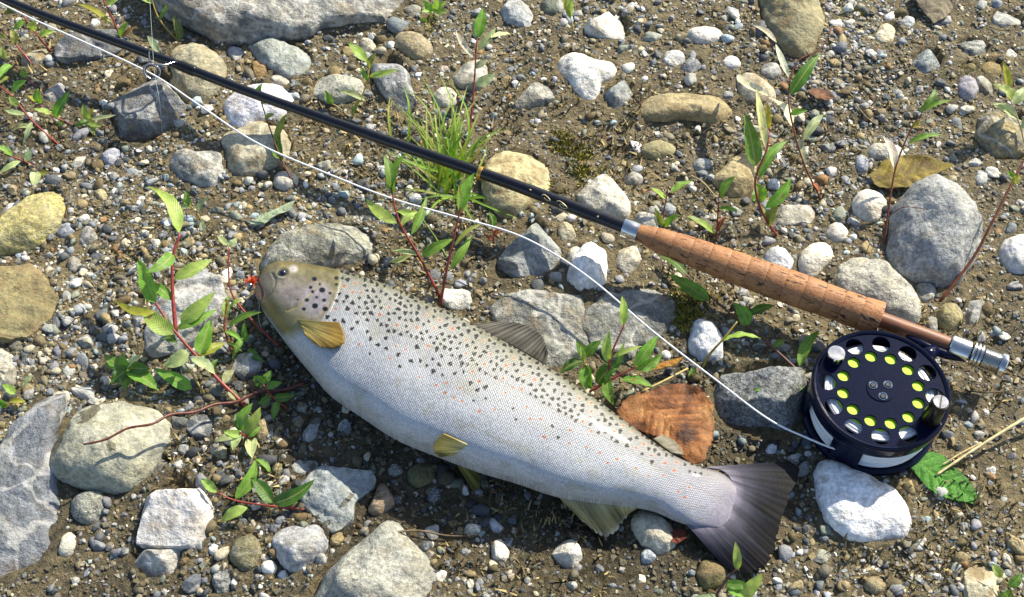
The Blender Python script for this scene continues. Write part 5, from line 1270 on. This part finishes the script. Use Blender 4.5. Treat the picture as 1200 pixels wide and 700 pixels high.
# ------------------------------------------------------------------ plants
GREENS = {'d': '4a7624', 'g': '6c9a34', 'l': '98b254', 'p': 'b7c48c', 'y': 'a8a53a', 'c': 'd9d2b4', 'b': '8a5a2c', 'o': '7d8a3c', 's': '8f9f78', 'r': 'a04a24'}
STEMC = {'r': '85342a', 'b': '6b3a22', 'y': 'a08a3c', 'g': '7a9a40', 'k': '54302c', 't': 'b8a888'}
gp = np.random.default_rng(21)
def leaf_mesh(b, t, wid, arch, fold, roll, shape=1.0, nl=10):
    """a lance-shaped blade folded along its midrib from b to t"""
    b = np.asarray(b, float); t = np.asarray(t, float)
    d = t - b; L = np.linalg.norm(d) + 1e-9; d = d / L
    up = np.array([0, -.25, 1.0]); up = up - d * (up @ d)
    if np.linalg.norm(up) < .2: up = np.array([0, -1.0, .2]); up = up - d * (up @ d)
    up /= np.linalg.norm(up); sd_ = np.cross(d, up)
    c, s = math.cos(roll), math.sin(roll)
    sd2 = sd_ * c + up * s; up2 = up * c - sd_ * s
    V, uv, F = [], [], []
    rows = 5; bendk = gp.normal(0, .07)
    for i in range(nl + 1):
        f = i / nl
        wdt = wid / 2 * (math.sin(math.pi * min(1, f ** (.78 / shape) * .985 + .012)) ** .85)
        mid = b + d * L * f + sd2 * (bendk * L * math.sin(math.pi * f * .9)) + up2 * arch * L * math.sin(math.pi * f) - up2 * arch * L * .7 * f * f
        for j in range(rows):
            q = (j - 2) / 2
            wv = .06 * wid * math.sin(f * 17 + j)
            V.append(mid + sd2 * wdt * q + up2 * (abs(q) * wdt * fold + wv * abs(q)))
            uv.append((f, .5 + .5 * q))
    for i in range(nl):
        for j in range(rows - 1):
            a = i * rows + j; F.append((a, a + 1, a + rows + 1, a + rows))
    return np.array(V), F, np.array(uv)
def stem_z(stems, x, y):
    best = (1e9, 0)
    for pts in stems:
        for (x0, y0, z0), (x1, y1, z1) in zip(pts[:-1], pts[1:]):
            dx, dy = x1 - x0, y1 - y0; t = max(0, min(1, ((x - x0) * dx + (y - y0) * dy) / (dx * dx + dy * dy + 1e-9)))
            d = math.hypot(x - x0 - t * dx, y - y0 - t * dy)
            if d < best[0]: best = (d, z0 + (z1 - z0) * t)
    return best[1]
def plant(name, label, stems, leaves, cat='plant', group='seedlings sprouting from the gravel', mat='leaf', zb=0):
    """stems: (points (px,py,z mm), radius mm, colour); leaves: (bx,by,tx,ty,width px,colour[,tip z mm])"""
    b = stems[0][0][0]
    root = thing(name, label, cat, (*P(b[0], b[1], 0)[:2], 0), group)
    sp = [s[0] for s in stems]
    for pts, r, c in stems:
        q = spline([P(x, y, z * MM) for x, y, z in pts], 5 * len(pts))
        rr = np.linspace(r, r * .55, len(q)) * MM
        V, F = tube(q, rr, 6); part('stem', V, F, MAT['stem'], root, color=STEMC[c])
    for lf in leaves:
        bx, by, tx, ty, wd, c = lf[:6]
        z0 = stem_z(sp, bx, by)
        z1 = lf[6] if len(lf) > 6 else max(2, z0 + gp.uniform(-3, 7))
        V, F, uv = leaf_mesh(P(bx, by, z0 * MM), P(tx, ty, z1 * MM), wd * 1.12 * .00053, gp.uniform(.02, .12), gp.uniform(.15, .45), gp.normal(0, .28), 1.25 if wd >= 14 else 1.0)
        base = np.array(C(GREENS[c])[:3]) * gp.uniform(.82, 1.2) * (1 + gp.normal(0, .05, 3))
        part('leaf', V, F, MAT['dry' if c in 'cbr' else mat], root, uv=uv, color=tuple(np.clip(base, .01, .9)))
    return root
W = 'willow_seedling'
plant(W, 'tall red-stemmed willow shoot with lance leaves in front of the fish mouth',
  [([(288,476,2),(251,440,12),(207,391,28),(182,355,38)], 1.25, 'r'), ([(206,389,28),(202,337,40),(203,299,50),(211,274,56)], 1.3, 'r'), ([(240,463,2),(226,440,8),(213,422,14)], .8, 'y')],
  [(210,273,171,216,15,'l',62),(203,298,170,318,14,'g'),(182,355,160,303,17,'g',44),(204,327,248,303,13,'l'),(201,352,178,331,11,'g'),(203,392,167,357,18,'l',36),(183,366,134,350,8,'y'),(207,386,254,361,10,'g'),(212,378,251,341,15,'l',38),(234,415,247,374,16,'g',26),(236,417,264,401,12,'y',18),(222,414,190,428,15,'p',18),(224,420,252,439,12,'p',14),(206,402,190,396,10,'d',16),(225,456,180,431,14,'g',12),(251,438,256,420,9,'d',14),(262,450,276,434,9,'p',10),(268,457,280,470,8,'p',4)])
plant('rosette_plant', 'bushy little green rosette beside the flat grey stone',
  [([(150,444,1),(149,434,9)], .9, 'g')],
  [(149,434,122,416,12,'g',14),(149,434,130,450,13,'d',8),(148,435,146,457,13,'g',7),(150,433,186,457,17,'g',10),(150,432,176,433,13,'d',14),(149,432,164,415,9,'p',18),(149,431,143,414,10,'g',18),(149,433,121,427,9,'l',10),(150,434,166,444,12,'g',8)], group='low leafy rosettes')
plant(W, 'thin sprout with a bare tip just in front of the fly',
  [([(328,407,2),(294,374,16),(272,345,26),(268,320,34),(268,289,42)], .8, 'r'), ([(274,418,2),(263,384,14),(267,352,24)], .7, 'r')],
  [(268,288,254,275,6,'p',44),(268,289,277,279,8,'p',44),(268,382,307,367,7,'g',22),(265,372,267,346,8,'l',24),(263,388,284,402,6,'g',12),(291,409,310,423,8,'d',6),(266,402,284,412,5,'d',6),(290,400,287,378,7,'g',16),(270,360,284,350,6,'l',26),(285,396,272,420,7,'g',5)])
plant(W, 'pale clustered willow tip between twig and olive pebble',
  [([(300,515,1),(290,512,6),(281,507,10)], .9, 'r')],
  [(281,508,251,517,8,'p',12),(281,508,273,528,9,'p',8),(282,505,296,473,12,'g',20),(287,508,304,476,12,'l',18),(296,513,296,537,12,'p',8),(281,505,275,484,9,'d',14),(283,509,262,505,8,'l',14),(290,512,305,500,7,'g',8)])
plant(W, 'sprawling red stem with long dark leaves beside the wet blue-grey stone',
  [([(357,597,4),(317,593,7),(277,587,9),(254,577,12)], .75, 'r')],
  [(254,577,235,561,9,'l',14),(276,585,298,537,12,'g',16),(290,595,257,612,11,'l',5),(319,590,294,560,13,'d',14),(320,590,368,560,14,'d',16),(300,538,316,558,6,'g',4)])
plant(W, 'small dark sprout below the gill of the fish',
  [([(337,479,2),(320,466,7),(308,450,12)], .7, 'r')],
  [(309,452,296,442,11,'d',14),(310,450,318,434,9,'g',16),(320,466,347,462,9,'d',8),(318,465,302,472,9,'d',5),(326,470,320,492,8,'g',3),(312,455,331,448,8,'g',12)])
plant(W, 'two-stemmed willow seedling between the fly line and fish back, leaf pair at its tip',
  [([(516,348,2),(492,302,18),(468,260,34),(458,220,46)], .95, 'r'), ([(524,302,4),(510,278,12),(496,258,20)], .5, 'g'), ([(516,348,2),(505,326,8),(488,302,16)], .6, 'y')],
  [(458,221,450,180,11,'g',56),(460,228,478,180,14,'g',58),(465,262,429,232,12,'l',40),(496,258,464,246,10,'l',24),(482,275,501,230,9,'g',32),(494,301,531,280,11,'g',26),(491,298,458,294,6,'p',20),(480,300,455,306,6,'p',10),(470,266,490,248,7,'l',34)])
plant(W, 'single straight red seedling beside the flat white stone at the fish back',
  [([(516,358,2),(526,304,26),(538,252,46),(541,238,50)], .9, 'r')],
  [(539,248,557,203,13,'g',60),(538,248,538,216,6,'l',60),(528,316,552,274,9,'g',30),(533,288,566,262,5,'o',36)])
plant(W, 'tiny seedling beside the grey faceted rock',
  [([(579,285,1),(577,268,8)], .5, 'r')], [(577,268,573,248,9,'d',14),(578,276,588,268,5,'r',8),(578,280,568,276,4,'r',5)])
plant(W, 'bushy willow sprig between fish and brown dead leaf',
  [([(691,459,4),(720,443,12),(747,429,18)], .9, 'r'), ([(713,444,10),(716,417,20),(732,380,32)], .8, 'r')],
  [(743,432,771,393,12,'g',26),(745,432,776,415,12,'g',20),(728,445,765,454,10,'g',14),(730,382,729,346,9,'l',40),(712,425,715,388,10,'l',30),(717,419,753,405,5,'l',24),(712,443,720,474,11,'g',8),(700,450,730,424,16,'d',18),(724,428,731,402,6,'g',24)])
plant(W, 'short many-leaved sprig right beside the spotted back of the fish',
  [([(680,451,4),(683,436,12),(685,423,18)], .8, 'y')],
  [(684,420,675,399,9,'g',26),(687,418,705,399,10,'g',26),(683,423,657,438,11,'d',14),(688,428,694,456,13,'g',10),(685,430,687,457,12,'g',10),(684,424,680,404,6,'l',28)])
plant(W, 'creeping dark stem with leaves under the cork grip and over granite',
  [([(951,452,6),(928,428,9),(891,395,8),(861,372,8),(824,340,8),(794,313,8)], .95, 'k')],
  [(831,352,784,320,15,'g',12),(826,344,792,338,8,'d',5),(877,382,859,355,15,'g',15),(876,370,908,357,10,'d',12),(945,450,883,455,13,'g',16),(937,430,962,386,12,'g',14),(905,408,920,398,8,'g',6),(806,324,770,298,9,'d',6)])
plant(W, 'curved yellow stem with one broad leaf beside the bluish white stone',
  [([(823,432,1),(832,415,8),(848,397,16),(864,377,22)], .9, 'y')],
  [(848,399,891,394,13,'l',20),(811,447,811,430,8,'g',6)])
plant(W, 'broad-leaved upright seedling behind the cork grip',
  [([(910,276,1),(893,248,14),(885,213,32),(899,174,46),(900,151,52)], .95, 'r')],
  [(885,195,873,132,18,'g',56),(897,174,889,102,10,'p',64),(900,152,900,121,10,'y',62),(889,209,925,166,11,'g',44),(897,244,927,208,13,'g',26),(891,238,885,215,17,'g',24),(900,266,911,236,11,'o',16),(904,264,893,240,6,'g',12)])
plant('dry_seedling', 'tall brown stem with bleached dry blades and a dull green leaf',
  [([(962,234,1),(943,194,16),(931,155,30),(924,114,42),(933,74,54),(962,57,58),(975,32,64)], .75, 'b')],
  [(926,111,962,60,14,'d',56),(926,134,946,130,7,'g',40),(941,165,967,133,10,'s',26),(925,92,910,49,7,'c',54),(910,50,880,30,6,'c',50),(927,150,900,112,13,'c',30),(900,113,868,84,13,'c',20),(943,192,938,160,8,'s',20),(952,214,962,226,5,'r',5)])
plant(W, 'slender brown-stemmed willow with narrow leaves beside the yellow leaf',
  [([(1036,288,2),(1044,226,22),(1052,189,34),(1067,153,46),(1080,134,52)], .8, 'b'), ([(1041,254,14),(1059,243,30),(1084,245,34)], .4, 'b')],
  [(1077,132,1093,101,9,'g',60),(1082,130,1116,117,5,'g',56),(1064,168,1105,156,7,'g',46),(1048,198,1034,158,10,'c',40),(1068,150,1078,140,6,'y',50)])
plant('withered_shoot', 'leaning reddish brown dry stem beside the big smooth boulder',
  [([(1101,354,2),(1140,303,16),(1161,264,28),(1185,217,40),(1215,160,52)], 1.1, 'b')],
  [(1185,216,1197,206,8,'y',44),(1192,212,1180,200,6,'g',42)])
plant('round_leaved_plant', 'round olive-leaved plant over the crumbling tan clod',
  [([(1206,190,2),(1196,150,16),(1185,118,28)], .8, 't')],
  [(1185,118,1166,97,22,'o',34),(1192,140,1162,121,13,'p',24),(1183,104,1176,72,10,'y',44),(1188,122,1204,100,14,'p',30),(1196,150,1212,128,12,'s',24)], group='low leafy rosettes')
plant(W, 'small red-stalked seedling in front of the tan mud-coloured boulder',
  [([(839,284,1),(841,256,12),(843,226,22)], .6, 'r')],
  [(838,274,805,252,7,'l',16),(845,232,862,206,11,'g',30),(842,270,852,252,6,'r',10),(842,244,866,246,6,'g',16)])
plant(W, 'little sprout just behind the front of the cork grip',
  [([(777,270,1),(778,248,10),(783,222,20)], .6, 'r')],
  [(778,266,768,244,8,'o',14),(779,266,796,252,8,'g',12),(786,226,812,212,10,'g',22),(781,234,762,220,6,'l',20)])
plant(W, 'dark red seedling with willow leaves behind the grass tuft',
  [([(549,164,1),(554,120,18),(557,77,34),(559,43,46)], .8, 'r')],
  [(559,45,567,9,13,'g',56),(560,60,581,32,9,'s',46),(555,68,534,34,7,'c',44),(557,100,580,86,12,'p',30),(560,48,553,22,6,'s',52),(575,44,597,38,10,'p',30),(556,80,572,70,8,'s',36)])
plant(W, 'pale three-leaved seedling behind the rod by the oval stone',
  [([(412,139,1),(430,97,18),(432,70,28)], .7, 'y'), ([(409,137,1),(397,126,6),(385,120,10)], .5, 'y')],
  [(430,72,409,49,12,'l',36),(433,90,466,80,8,'l',30),(432,80,441,62,8,'o',34),(390,122,381,106,9,'g',16),(428,118,396,107,7,'p',16),(432,96,422,76,6,'g',26),(413,136,420,118,6,'o',10)])
plant(W, 'thin reddish sprig with tiny leaves crossing from line to rod',
  [([(348,222,1),(330,187,12),(316,150,22),(303,110,30)], .65, 'b')],
  [(306,122,325,116,7,'o',32),(304,114,307,98,7,'d',36),(310,140,322,134,6,'o',28),(322,168,334,132,8,'o',26),(331,190,328,150,9,'d',22),(327,186,318,176,6,'g',14)])
plant(W, 'tiny willow tip beside the cream pebble and red shoot',
  [([(238,262,1),(231,250,6),(223,241,11)], .5, 'y')],
  [(222,241,218,223,8,'g',18),(231,248,246,233,6,'s',14),(222,243,205,240,5,'p',10),(235,258,240,274,8,'p',2),(223,243,212,232,5,'l',14)])
plant(W, 'sprig with a curled stem in front of the tail fin',
  [([(838,700,2),(848,684,8),(860,670,14),(866,668,16)], .8, 'k')],
  [(864,668,862,635,8,'l',26),(850,684,879,686,9,'g',12),(868,704,895,672,12,'l',16),(840,698,800,704,7,'s',6),(852,690,876,700,9,'g',8)])
plant(W, 'long red creeping stem crossing the gravel beside the pale weathered stone',
  [([(79,179,1),(38,142,10),(13,112,16),(-8,96,20)], .85, 'r')],
  [(38,143,25,167,8,'p',6),(14,108,31,94,11,'g',24),(30,134,4,128,6,'p',14),(40,150,12,156,6,'p',6),(22,124,10,112,8,'l',20)])
plant(W, 'short sprig with an upright dark leaf near the flat pale shard',
  [([(91,149,1),(60,135,8),(41,116,16)], .75, 'r')],
  [(64,138,80,107,12,'d',24),(47,122,44,104,10,'g',24),(60,134,40,127,8,'l',14),(70,140,72,156,7,'d',2),(46,120,32,112,6,'y',18)])
plant('rosette_plant', 'small pale rosette at the foot of the grey boulder',
  [([(104,150,1),(104,141,6)], .7, 'g')],
  [(104,141,97,122,9,'l',16),(105,140,136,134,5,'p',10),(103,143,118,148,7,'l',6),(103,142,88,148,7,'g',5),(104,143,112,160,7,'l',2),(103,141,110,126,6,'y',12)], group='low leafy rosettes')
plant(W, 'drooping orange-red stem by the rod with blunt leaves',
  [([(60,61,2),(41,38,14),(16,2,30),(10,-8,34)], .8, 'r')],
  [(38,36,41,24,12,'l',22),(45,42,64,37,8,'l',14),(20,10,4,16,10,'o',26),(30,24,14,34,9,'g',16)])
plant(W, 'red creeping sprig with rounded leaves among the pale stones',
  [([(38,76,2),(19,53,10),(-6,28,20)], .75, 'r'), ([(42,102,1),(13,75,8),(-4,60,14)], .65, 'r')],
  [(30,92,28,79,8,'g',8),(18,52,12,34,10,'o',18),(10,44,-8,44,9,'l',18),(14,76,0,90,10,'g',12),(8,70,2,54,9,'l',16),(10,90,-4,100,9,'o',8)])
plant(W, 'upright red sprig crossing behind the rod with a yellowish leaf',
  [([(143,50,2),(132,22,16),(119,-4,28)], .75, 'r')],
  [(132,30,87,4,7,'y',20),(140,44,150,26,8,'g',16),(142,46,160,30,6,'b',12),(143,49,146,62,6,'g',2),(124,6,140,-4,8,'l',26)])
plant(W, 'yellowing stem with a curled leaf before the broad boulder',
  [([(213,53,2),(187,23,14),(176,-6,26)], .75, 'y')],
  [(211,50,201,19,10,'o',18),(186,62,172,41,9,'s',12),(212,52,206,60,5,'y',2),(187,24,196,4,6,'g',22),(179,4,160,-6,7,'l',24)])
plant(W, 'low red stem with yellow tinged leaves beside the yellow-tan boulder',
  [([(48,200,1),(28,189,6),(-6,177,12)], .65, 'r')],
  [(24,189,-2,202,7,'p',6),(42,201,40,220,12,'p',3),(14,183,-4,170,9,'g',14),(30,190,34,174,8,'s',10),(46,200,60,205,7,'y',3)])
plant('rosette_plant', 'small leafy sprout against the rim of the broad boulder',
  [([(509,20,1),(509,13,6)], .6, 'g')],
  [(509,13,496,0,9,'g',12),(509,13,523,2,9,'g',12),(508,15,494,14,8,'l',8),(510,14,524,12,8,'l',8),(500,30,490,24,13,'o',3),(509,13,511,-4,8,'l',16)], group='low leafy rosettes')
plant(W, 'single upright leaf on a bare stalk beside the white angular rock',
  [([(673,40,1),(668,18,10)], .6, 'y')], [(668,20,668,-8,9,'l',22),(669,22,660,-4,7,'y',20)])
plant(W, 'pale weak sprouts at the edge of the slate slab',
  [([(8,478,1),(16,462,6),(30,452,10)], .6, 'y')],
  [(28,454,38,440,7,'p',14),(18,462,2,450,8,'l',10),(12,470,30,470,6,'y',4),(9,476,-6,468,8,'g',6)])
plant(W, 'leafy sprig at the foot of the whitish tan stone',
  [([(1190,704,1),(1184,690,6),(1174,676,10)], .6, 'y')],
  [(1174,677,1162,660,8,'l',14),(1182,688,1198,672,9,'g',12),(1186,694,1170,700,9,'g',4)])

# ------------------------------------------------------------------ grass tuft
tuft = thing('grass_tuft', 'tuft of fine bright green grass behind the rod', 'grass', (*P(524, 216, 0)[:2], 0))
tips = [(456,118),(470,100),(494,90),(512,82),(524,92),(548,100),(562,112),(500,120),(508,110),(516,120),(530,112),(536,124),(492,140),(542,130)]
gg = np.random.default_rng(8)
blades = []
for k in range(64):
    bx, by = gg.normal(524, 10), gg.normal(214, 9)
    if k < len(tips): tx, ty = tips[k]; zt = gg.uniform(22, 34)
    else:
        a = gg.normal(0, .50); L = gg.uniform(35, 95); tx, ty = bx + L * math.sin(a), by - L * math.cos(a); zt = gg.uniform(10, 30)
    blades.append((bx, by, tx, ty, zt, gg.uniform(2.2, 3.8)))
for tx, ty in ((620,250),(608,256),(590,246),(560,268),(488,236),(500,258),(470,222),(548,262)):
    blades.append((gg.normal(536, 6), gg.normal(232, 4), tx, ty, gg.uniform(2, 6), 3.2))
blades += [(460,170,457,114,14,3.4),(478,168,472,100,16,3.4)]
for bx, by, tx, ty, zt, wd in blades:
    n = 9; V, F, uv = [], [], []
    b3 = P(bx, by, .001); t3 = P(tx, ty, zt * MM); d = t3 - b3; sdv = np.cross(d, [0, -.4, 1.0]); sdv /= np.linalg.norm(sdv) + 1e-9
    bow = gg.normal(0, .08)
    for i in range(n + 1):
        f = i / n; p_ = b3 + d * f + sdv * bow * np.linalg.norm(d) * math.sin(math.pi * f) + np.array([0, 0, .12 * np.linalg.norm(d) * math.sin(math.pi * f)])
        hw = wd * .00053 / 2 * (1 - f ** 3 * .92)
        V += [p_ - sdv * hw, p_ + np.array([0, 0, -hw * .4]), p_ + sdv * hw]; uv += [(f, 0), (f, .5), (f, 1)]
    F = [(i * 3 + j, i * 3 + j + 1, i * 3 + j + 4, i * 3 + j + 3) for i in range(n) for j in (0, 1)]
    cc_ = np.array(C(['7fae2c', '94bb3a', '6a9a2a', 'a8b850', '8f9a3c'][int(gg.integers(0, 5))])[:3])
    part('blade', np.array(V), F, MAT['leaf'], tuft, uv=np.array(uv), color=tuple(cc_))

# ------------------------------------------------------------------ fallen leaves, twigs, straws
def flat_leaf(name, label, outline, base, tip, z, cols, crump, cat='leaf', nside=5, veinw=.9, arch=0.0, petiole=None, seed=0, veinc=.4):
    wpts = np.array([P(x, y, z * MM) for x, y in outline]); N, Ml = 120, 30
    c, r, A = star_radius(wpts, N, 0)
    th_ = np.arange(N) * 2 * math.pi / N; f = np.linspace(0.0, 1, Ml)[1:]
    r = r * (1 + .018 * np.sin(th_ * 41) + .02 * vnoise(np.stack([th_ * 6, th_ * 0, th_ * 0], -1), seed) - .05 * np.clip(vnoise(np.stack([th_ * 11, th_ * 0, th_ * 0], -1), seed + 2) - .1, 0, 1))
    Xl = np.r_[0, (f[:, None] * (r * np.cos(th_))[None]).ravel()] + c[0]; Yl = np.r_[0, (f[:, None] * (r * np.sin(th_))[None]).ravel()] + c[1]
    fr = np.r_[0, np.repeat(f, N)]
    p = np.stack([Xl, Yl, np.zeros_like(Xl)], -1)
    px_, py_ = proj(np.stack([Xl, Yl, np.full_like(Xl, z * MM)], -1))
    b, t = np.array(base, float), np.array(tip, float); ax_ = t - b; Lx = np.linalg.norm(ax_); ax_ /= Lx; nx_ = np.array([-ax_[1], ax_[0]])
    lines = [[tuple(b), tuple(t)]]
    for k in range(nside):
        q = b + ax_ * Lx * (.06 + .72 * k / nside)
        for e in (-1, 1): lines.append([tuple(q), tuple(q + (ax_ * .62 + nx_ * e * .78) * Lx * (.55 - .06 * k))])
    vd = np.full(px_.shape, 1e9)
    for ln in lines: vd = np.minimum(vd, segdist(px_, py_, ln)[0])
    dm_, _ = segdist(px_, py_, lines[0])
    zz = z * MM + crump * MM * fbm(p * 60, 3, seed + 1) + arch * MM * np.clip(dm_ / 30, 0, 1.4) + .7 * MM * np.clip(vd / 5, 0, 1) * (crump > .5) + crump * .6 * MM * fr ** 4 * fbm(p * 130, 2, seed + 4)
    n_ = .85 * fbm(p * 70, 3, seed + 7) + .28 * fbm(p * 420, 3, seed + 8)
    cl_ = lerp_cols(np.clip(.5 + .5 * n_, 0, 1), [(i / (len(cols) - 1), h_) for i, h_ in enumerate(cols)])
    vk = np.exp(-(vd / veinw) ** 2)[:, None] * veinc
    cl_ = cl_ * (1 - vk) + np.clip(cl_ * 1.9, 0, .9) * vk
    cl_ = cl_ * (1 - .35 * np.clip(fr - .93, 0, .07)[:, None] / .07)
    i_ = 1 + np.arange((Ml - 1) * N).reshape(Ml - 1, N); j_ = np.roll(i_, -1, 1)
    F = np.stack([i_[:-1], i_[1:], j_[1:], j_[:-1]], -1).reshape(-1, 4)
    F = [tuple(q) for q in np.vstack([F, np.stack([np.zeros(N, int), i_[0], j_[0], j_[0]], -1)])]
    F = [q[:3] if q[2] == q[3] else q for q in F]
    root = thing(name, label, cat, (c[0], c[1], 0))
    Vl = np.stack([Xl, Yl, zz], -1) - np.array(root.location)
    me = py_mesh('blade', Vl, F)
    at = me.color_attributes.new('Col', 'FLOAT_COLOR', 'POINT'); c4 = np.ones((len(Vl), 4), np.float32); c4[:, :3] = cl_; at.data.foreach_set('color', c4.ravel())
    o = obj('blade', me, MAT['deadleaf'], root)
    so = o.modifiers.new('thickness', 'SOLIDIFY'); so.thickness = .00022
    if petiole:
        V, F = tube(spline([P(x, y, zq * MM) for x, y, zq in petiole], 14), [.0007] * 14, 6)
        part('petiole', V, F, MAT['stem'], root, color='a89458')
    return root
flat_leaf('dead_leaf', 'crumpled copper brown dead leaf behind the fish tail', [(722,480),(734,466),(752,458),(776,450),(802,446),(824,452),(836,470),(839,490),(838,510),(832,527),(825,543),(812,545),(798,532),(783,520),(760,508),(738,498)],
  (752,459), (832,545), 13, ['2c160a', '523016', '7a4a24', '98683a', 'ac8050'], 2.0, seed=3, arch=-2, veinc=.7, veinw=.9, nside=8, petiole=[(752,459,13), (775,448,12), (806,432,8)])
flat_leaf('yellow_leaf', 'yellowing leaf with green veins behind the big smooth boulder', [(1018,206),(1034,190),(1052,183),(1075,182),(1100,187),(1119,194),(1102,201),(1084,212),(1066,221),(1046,222),(1028,218)],
  (1026,214), (1118,194), 7, ['4f4018', '70601f', '8a7a2c', '64401a'], 1.6, seed=9, arch=1)
flat_leaf('green_leaf', 'fresh green leaf poking out from under the reel', [(1066,548),(1078,534),(1093,528),(1106,534),(1120,548),(1134,562),(1147,585),(1142,592),(1120,588),(1100,582),(1084,570)],
  (1072,540), (1147,590), 5, ['2c5a16', '3f7a20', '4f8a2c'], .8, seed=14, veinc=.55, veinw=.7)
flat_leaf('brown_leaf_scrap', 'long yellow-brown dry leaf beside the bushy willow sprig', [(758,431),(772,425),(790,420),(801,418),(794,426),(778,431),(764,434)], (758,432), (801,418), 7, ['6e4a16', '94671e', 'a8822c'], .8, seed=17, nside=3)
flat_leaf('grey_green_leaf', 'faded grey-green leaf on the shingle behind the fish head', [(292,262),(304,252),(322,246),(347,234),(340,248),(322,254),(308,264)], (292,263), (347,234), 4, ['6c7a5c', '8a9878', '97a58c'], .6, seed=19, nside=4)
flat_leaf('withered_leaf', 'dark brown withered leaf curl beside the tall olive boulder', [(946,106),(956,101),(968,104),(979,114),(970,118),(955,116)], (947,106), (979,115), 5, ['3c2416', '5c3a22', '6e4a30'], 1.4, seed=22, nside=3)
flat_leaf('withered_leaf', 'grey shrivelled frond lying on bare mud', [(1066,-6),(1080,-10),(1112,-4),(1120,8),(1108,22),(1094,29),(1086,20),(1076,10)], (1112,-4), (1094,29), 5, ['3a342a', '5a5242', '7a7058'], 2.4, seed=25, nside=4)
flat_leaf('brown_leaf_scrap', 'reddish leaf scrap under the tail root', [(784,626),(792,620),(803,622),(804,632),(794,638),(786,636)], (785,628), (804,628), 6, ['4a1f10', '6e3018'], .8, seed=28, nside=2)
def stick(name, label, pts, r, colr, cat):
    V, F = tube(spline([P(x, y, z * MM) for x, y, z in pts], 8 * len(pts)), np.linspace(r, r * .6, 8 * len(pts)) * MM * (1 + .10 * np.sin(np.arange(8 * len(pts)) * 1.3)), 7)
    b = P(pts[0][0], pts[0][1], 0); o = obj(name, py_mesh(name, V - np.array([b[0], b[1], 0]), F), MAT['stem'], None, colr); o.location = (b[0], b[1], 0)
    return tag(o, label, cat)
stick('twig', 'reddish brown twig lying across the rounded grey boulder', [(357,449,3),(330,458,6),(304,459,7),(277,471,8),(252,474,12),(228,483,18),(200,486,26),(178,497,31),(150,502,32),(124,515,32),(98,521,31)], 1.05, '5c3026', 'twig')
stick('straw', 'pale dry straw stalk above the fresh green leaf', [(1230,475,14),(1190,497,12),(1140,528,9),(1097,557,6)], 1.1, 'c8b88a', 'straw')
stick('straw', 'thin second straw splitting off beside the fresh green leaf', [(1150,519,10),(1125,532,8),(1104,545,7)], .7, 'b7a678', 'straw')
stick('twig', 'thin dark root beside the butt cap of the rod', [(1130,458,3),(1160,460,4),(1210,455,3)], .5, '3a2a1c', 'twig')
stick('straw', 'thin curved straw lying by the grey pebble', [(810,206,2),(824,214,4),(840,232,3)], .55, 'a8986c', 'straw')
stick('twig', 'slim dark stem on mud in front of the beige-grey stone', [(462,624,9),(490,622,6),(525,628,3),(560,628,2)], .7, '5a4a30', 'twig')
stick('straw', 'fine root hairline across the fine gravel', [(1004,124,2),(1016,138,4),(1030,148,3)], .45, '7a6a50', 'straw')
stick('twig', 'short red stem fragment by the pectoral side of the fish', [(296,440,3),(318,462,5),(338,480,3)], .6, '7a3420', 'twig')

# ------------------------------------------------------------------ moss and scattered litter
def tufts(name, label, spots_, n, colA, colB, size, seed, cat=None):
    g_ = np.random.default_rng(seed); Vm, Fm, cm = [], [], []
    k = 0
    for cxp, cyp, rad in spots_:
        for _ in range(int(n * rad * rad / 900)):
            a, q = g_.uniform(0, 6.28), rad * math.sqrt(g_.random())
            p0 = P(cxp + q * math.cos(a), cyp + q * .8 * math.sin(a))
            if g_.random() < .5 + .9 * float(vnoise(np.array([[p0[0] * 90, p0[1] * 90, 0.]]), 3)[0]) * -1: continue
            z0 = float(lookup(GZ, np.array([p0[0]]), np.array([p0[1]]))[0]); p0[2] = z0
            d = g_.normal(0, 1, 3); d[2] = abs(d[2]) + .5; d /= np.linalg.norm(d)
            s_ = np.cross(d, g_.normal(0, 1, 3)); s_ /= np.linalg.norm(s_); L = size * g_.uniform(.6, 1.5)
            Vm += [p0 - s_ * L * .16, p0 + s_ * L * .16, p0 + d * L + s_ * L * .07, p0 + d * L * 1.25]
            Fm.append((k, k + 1, k + 2, k + 3)); k += 4
            c_ = CN(colA) * (1 - (m_ := g_.random())) + CN(colB) * m_; cm += [c_] * 4
    o = obj(name, np_mesh(name, np.array(Vm), np.array(Fm), False, np.array(cm)), MAT['litter'])
    return tag(o, label, None, None, 'stuff')
tufts('moss', 'yellow-green moss growing on the damp sand', [(672,186,26),(690,196,20),(655,166,16),(650,222,12),(818,362,26),(800,378,18),(790,352,14),(690,216,12),(500,30,14),(1000,18,14),(872,366,14)], 900, '5c5a16', '9a9434', .0028, 51)
tufts('plant_litter', 'dry plant fibres and crumbs on the mud', [(200,330,90),(640,150,120),(960,150,110),(1120,420,90),(420,160,90),(520,290,70),(80,120,90),(820,320,70),(1080,620,110),(620,640,110),(260,560,80),(780,180,100)], 70, '4a3a20', 'b0a070', .0042, 52)
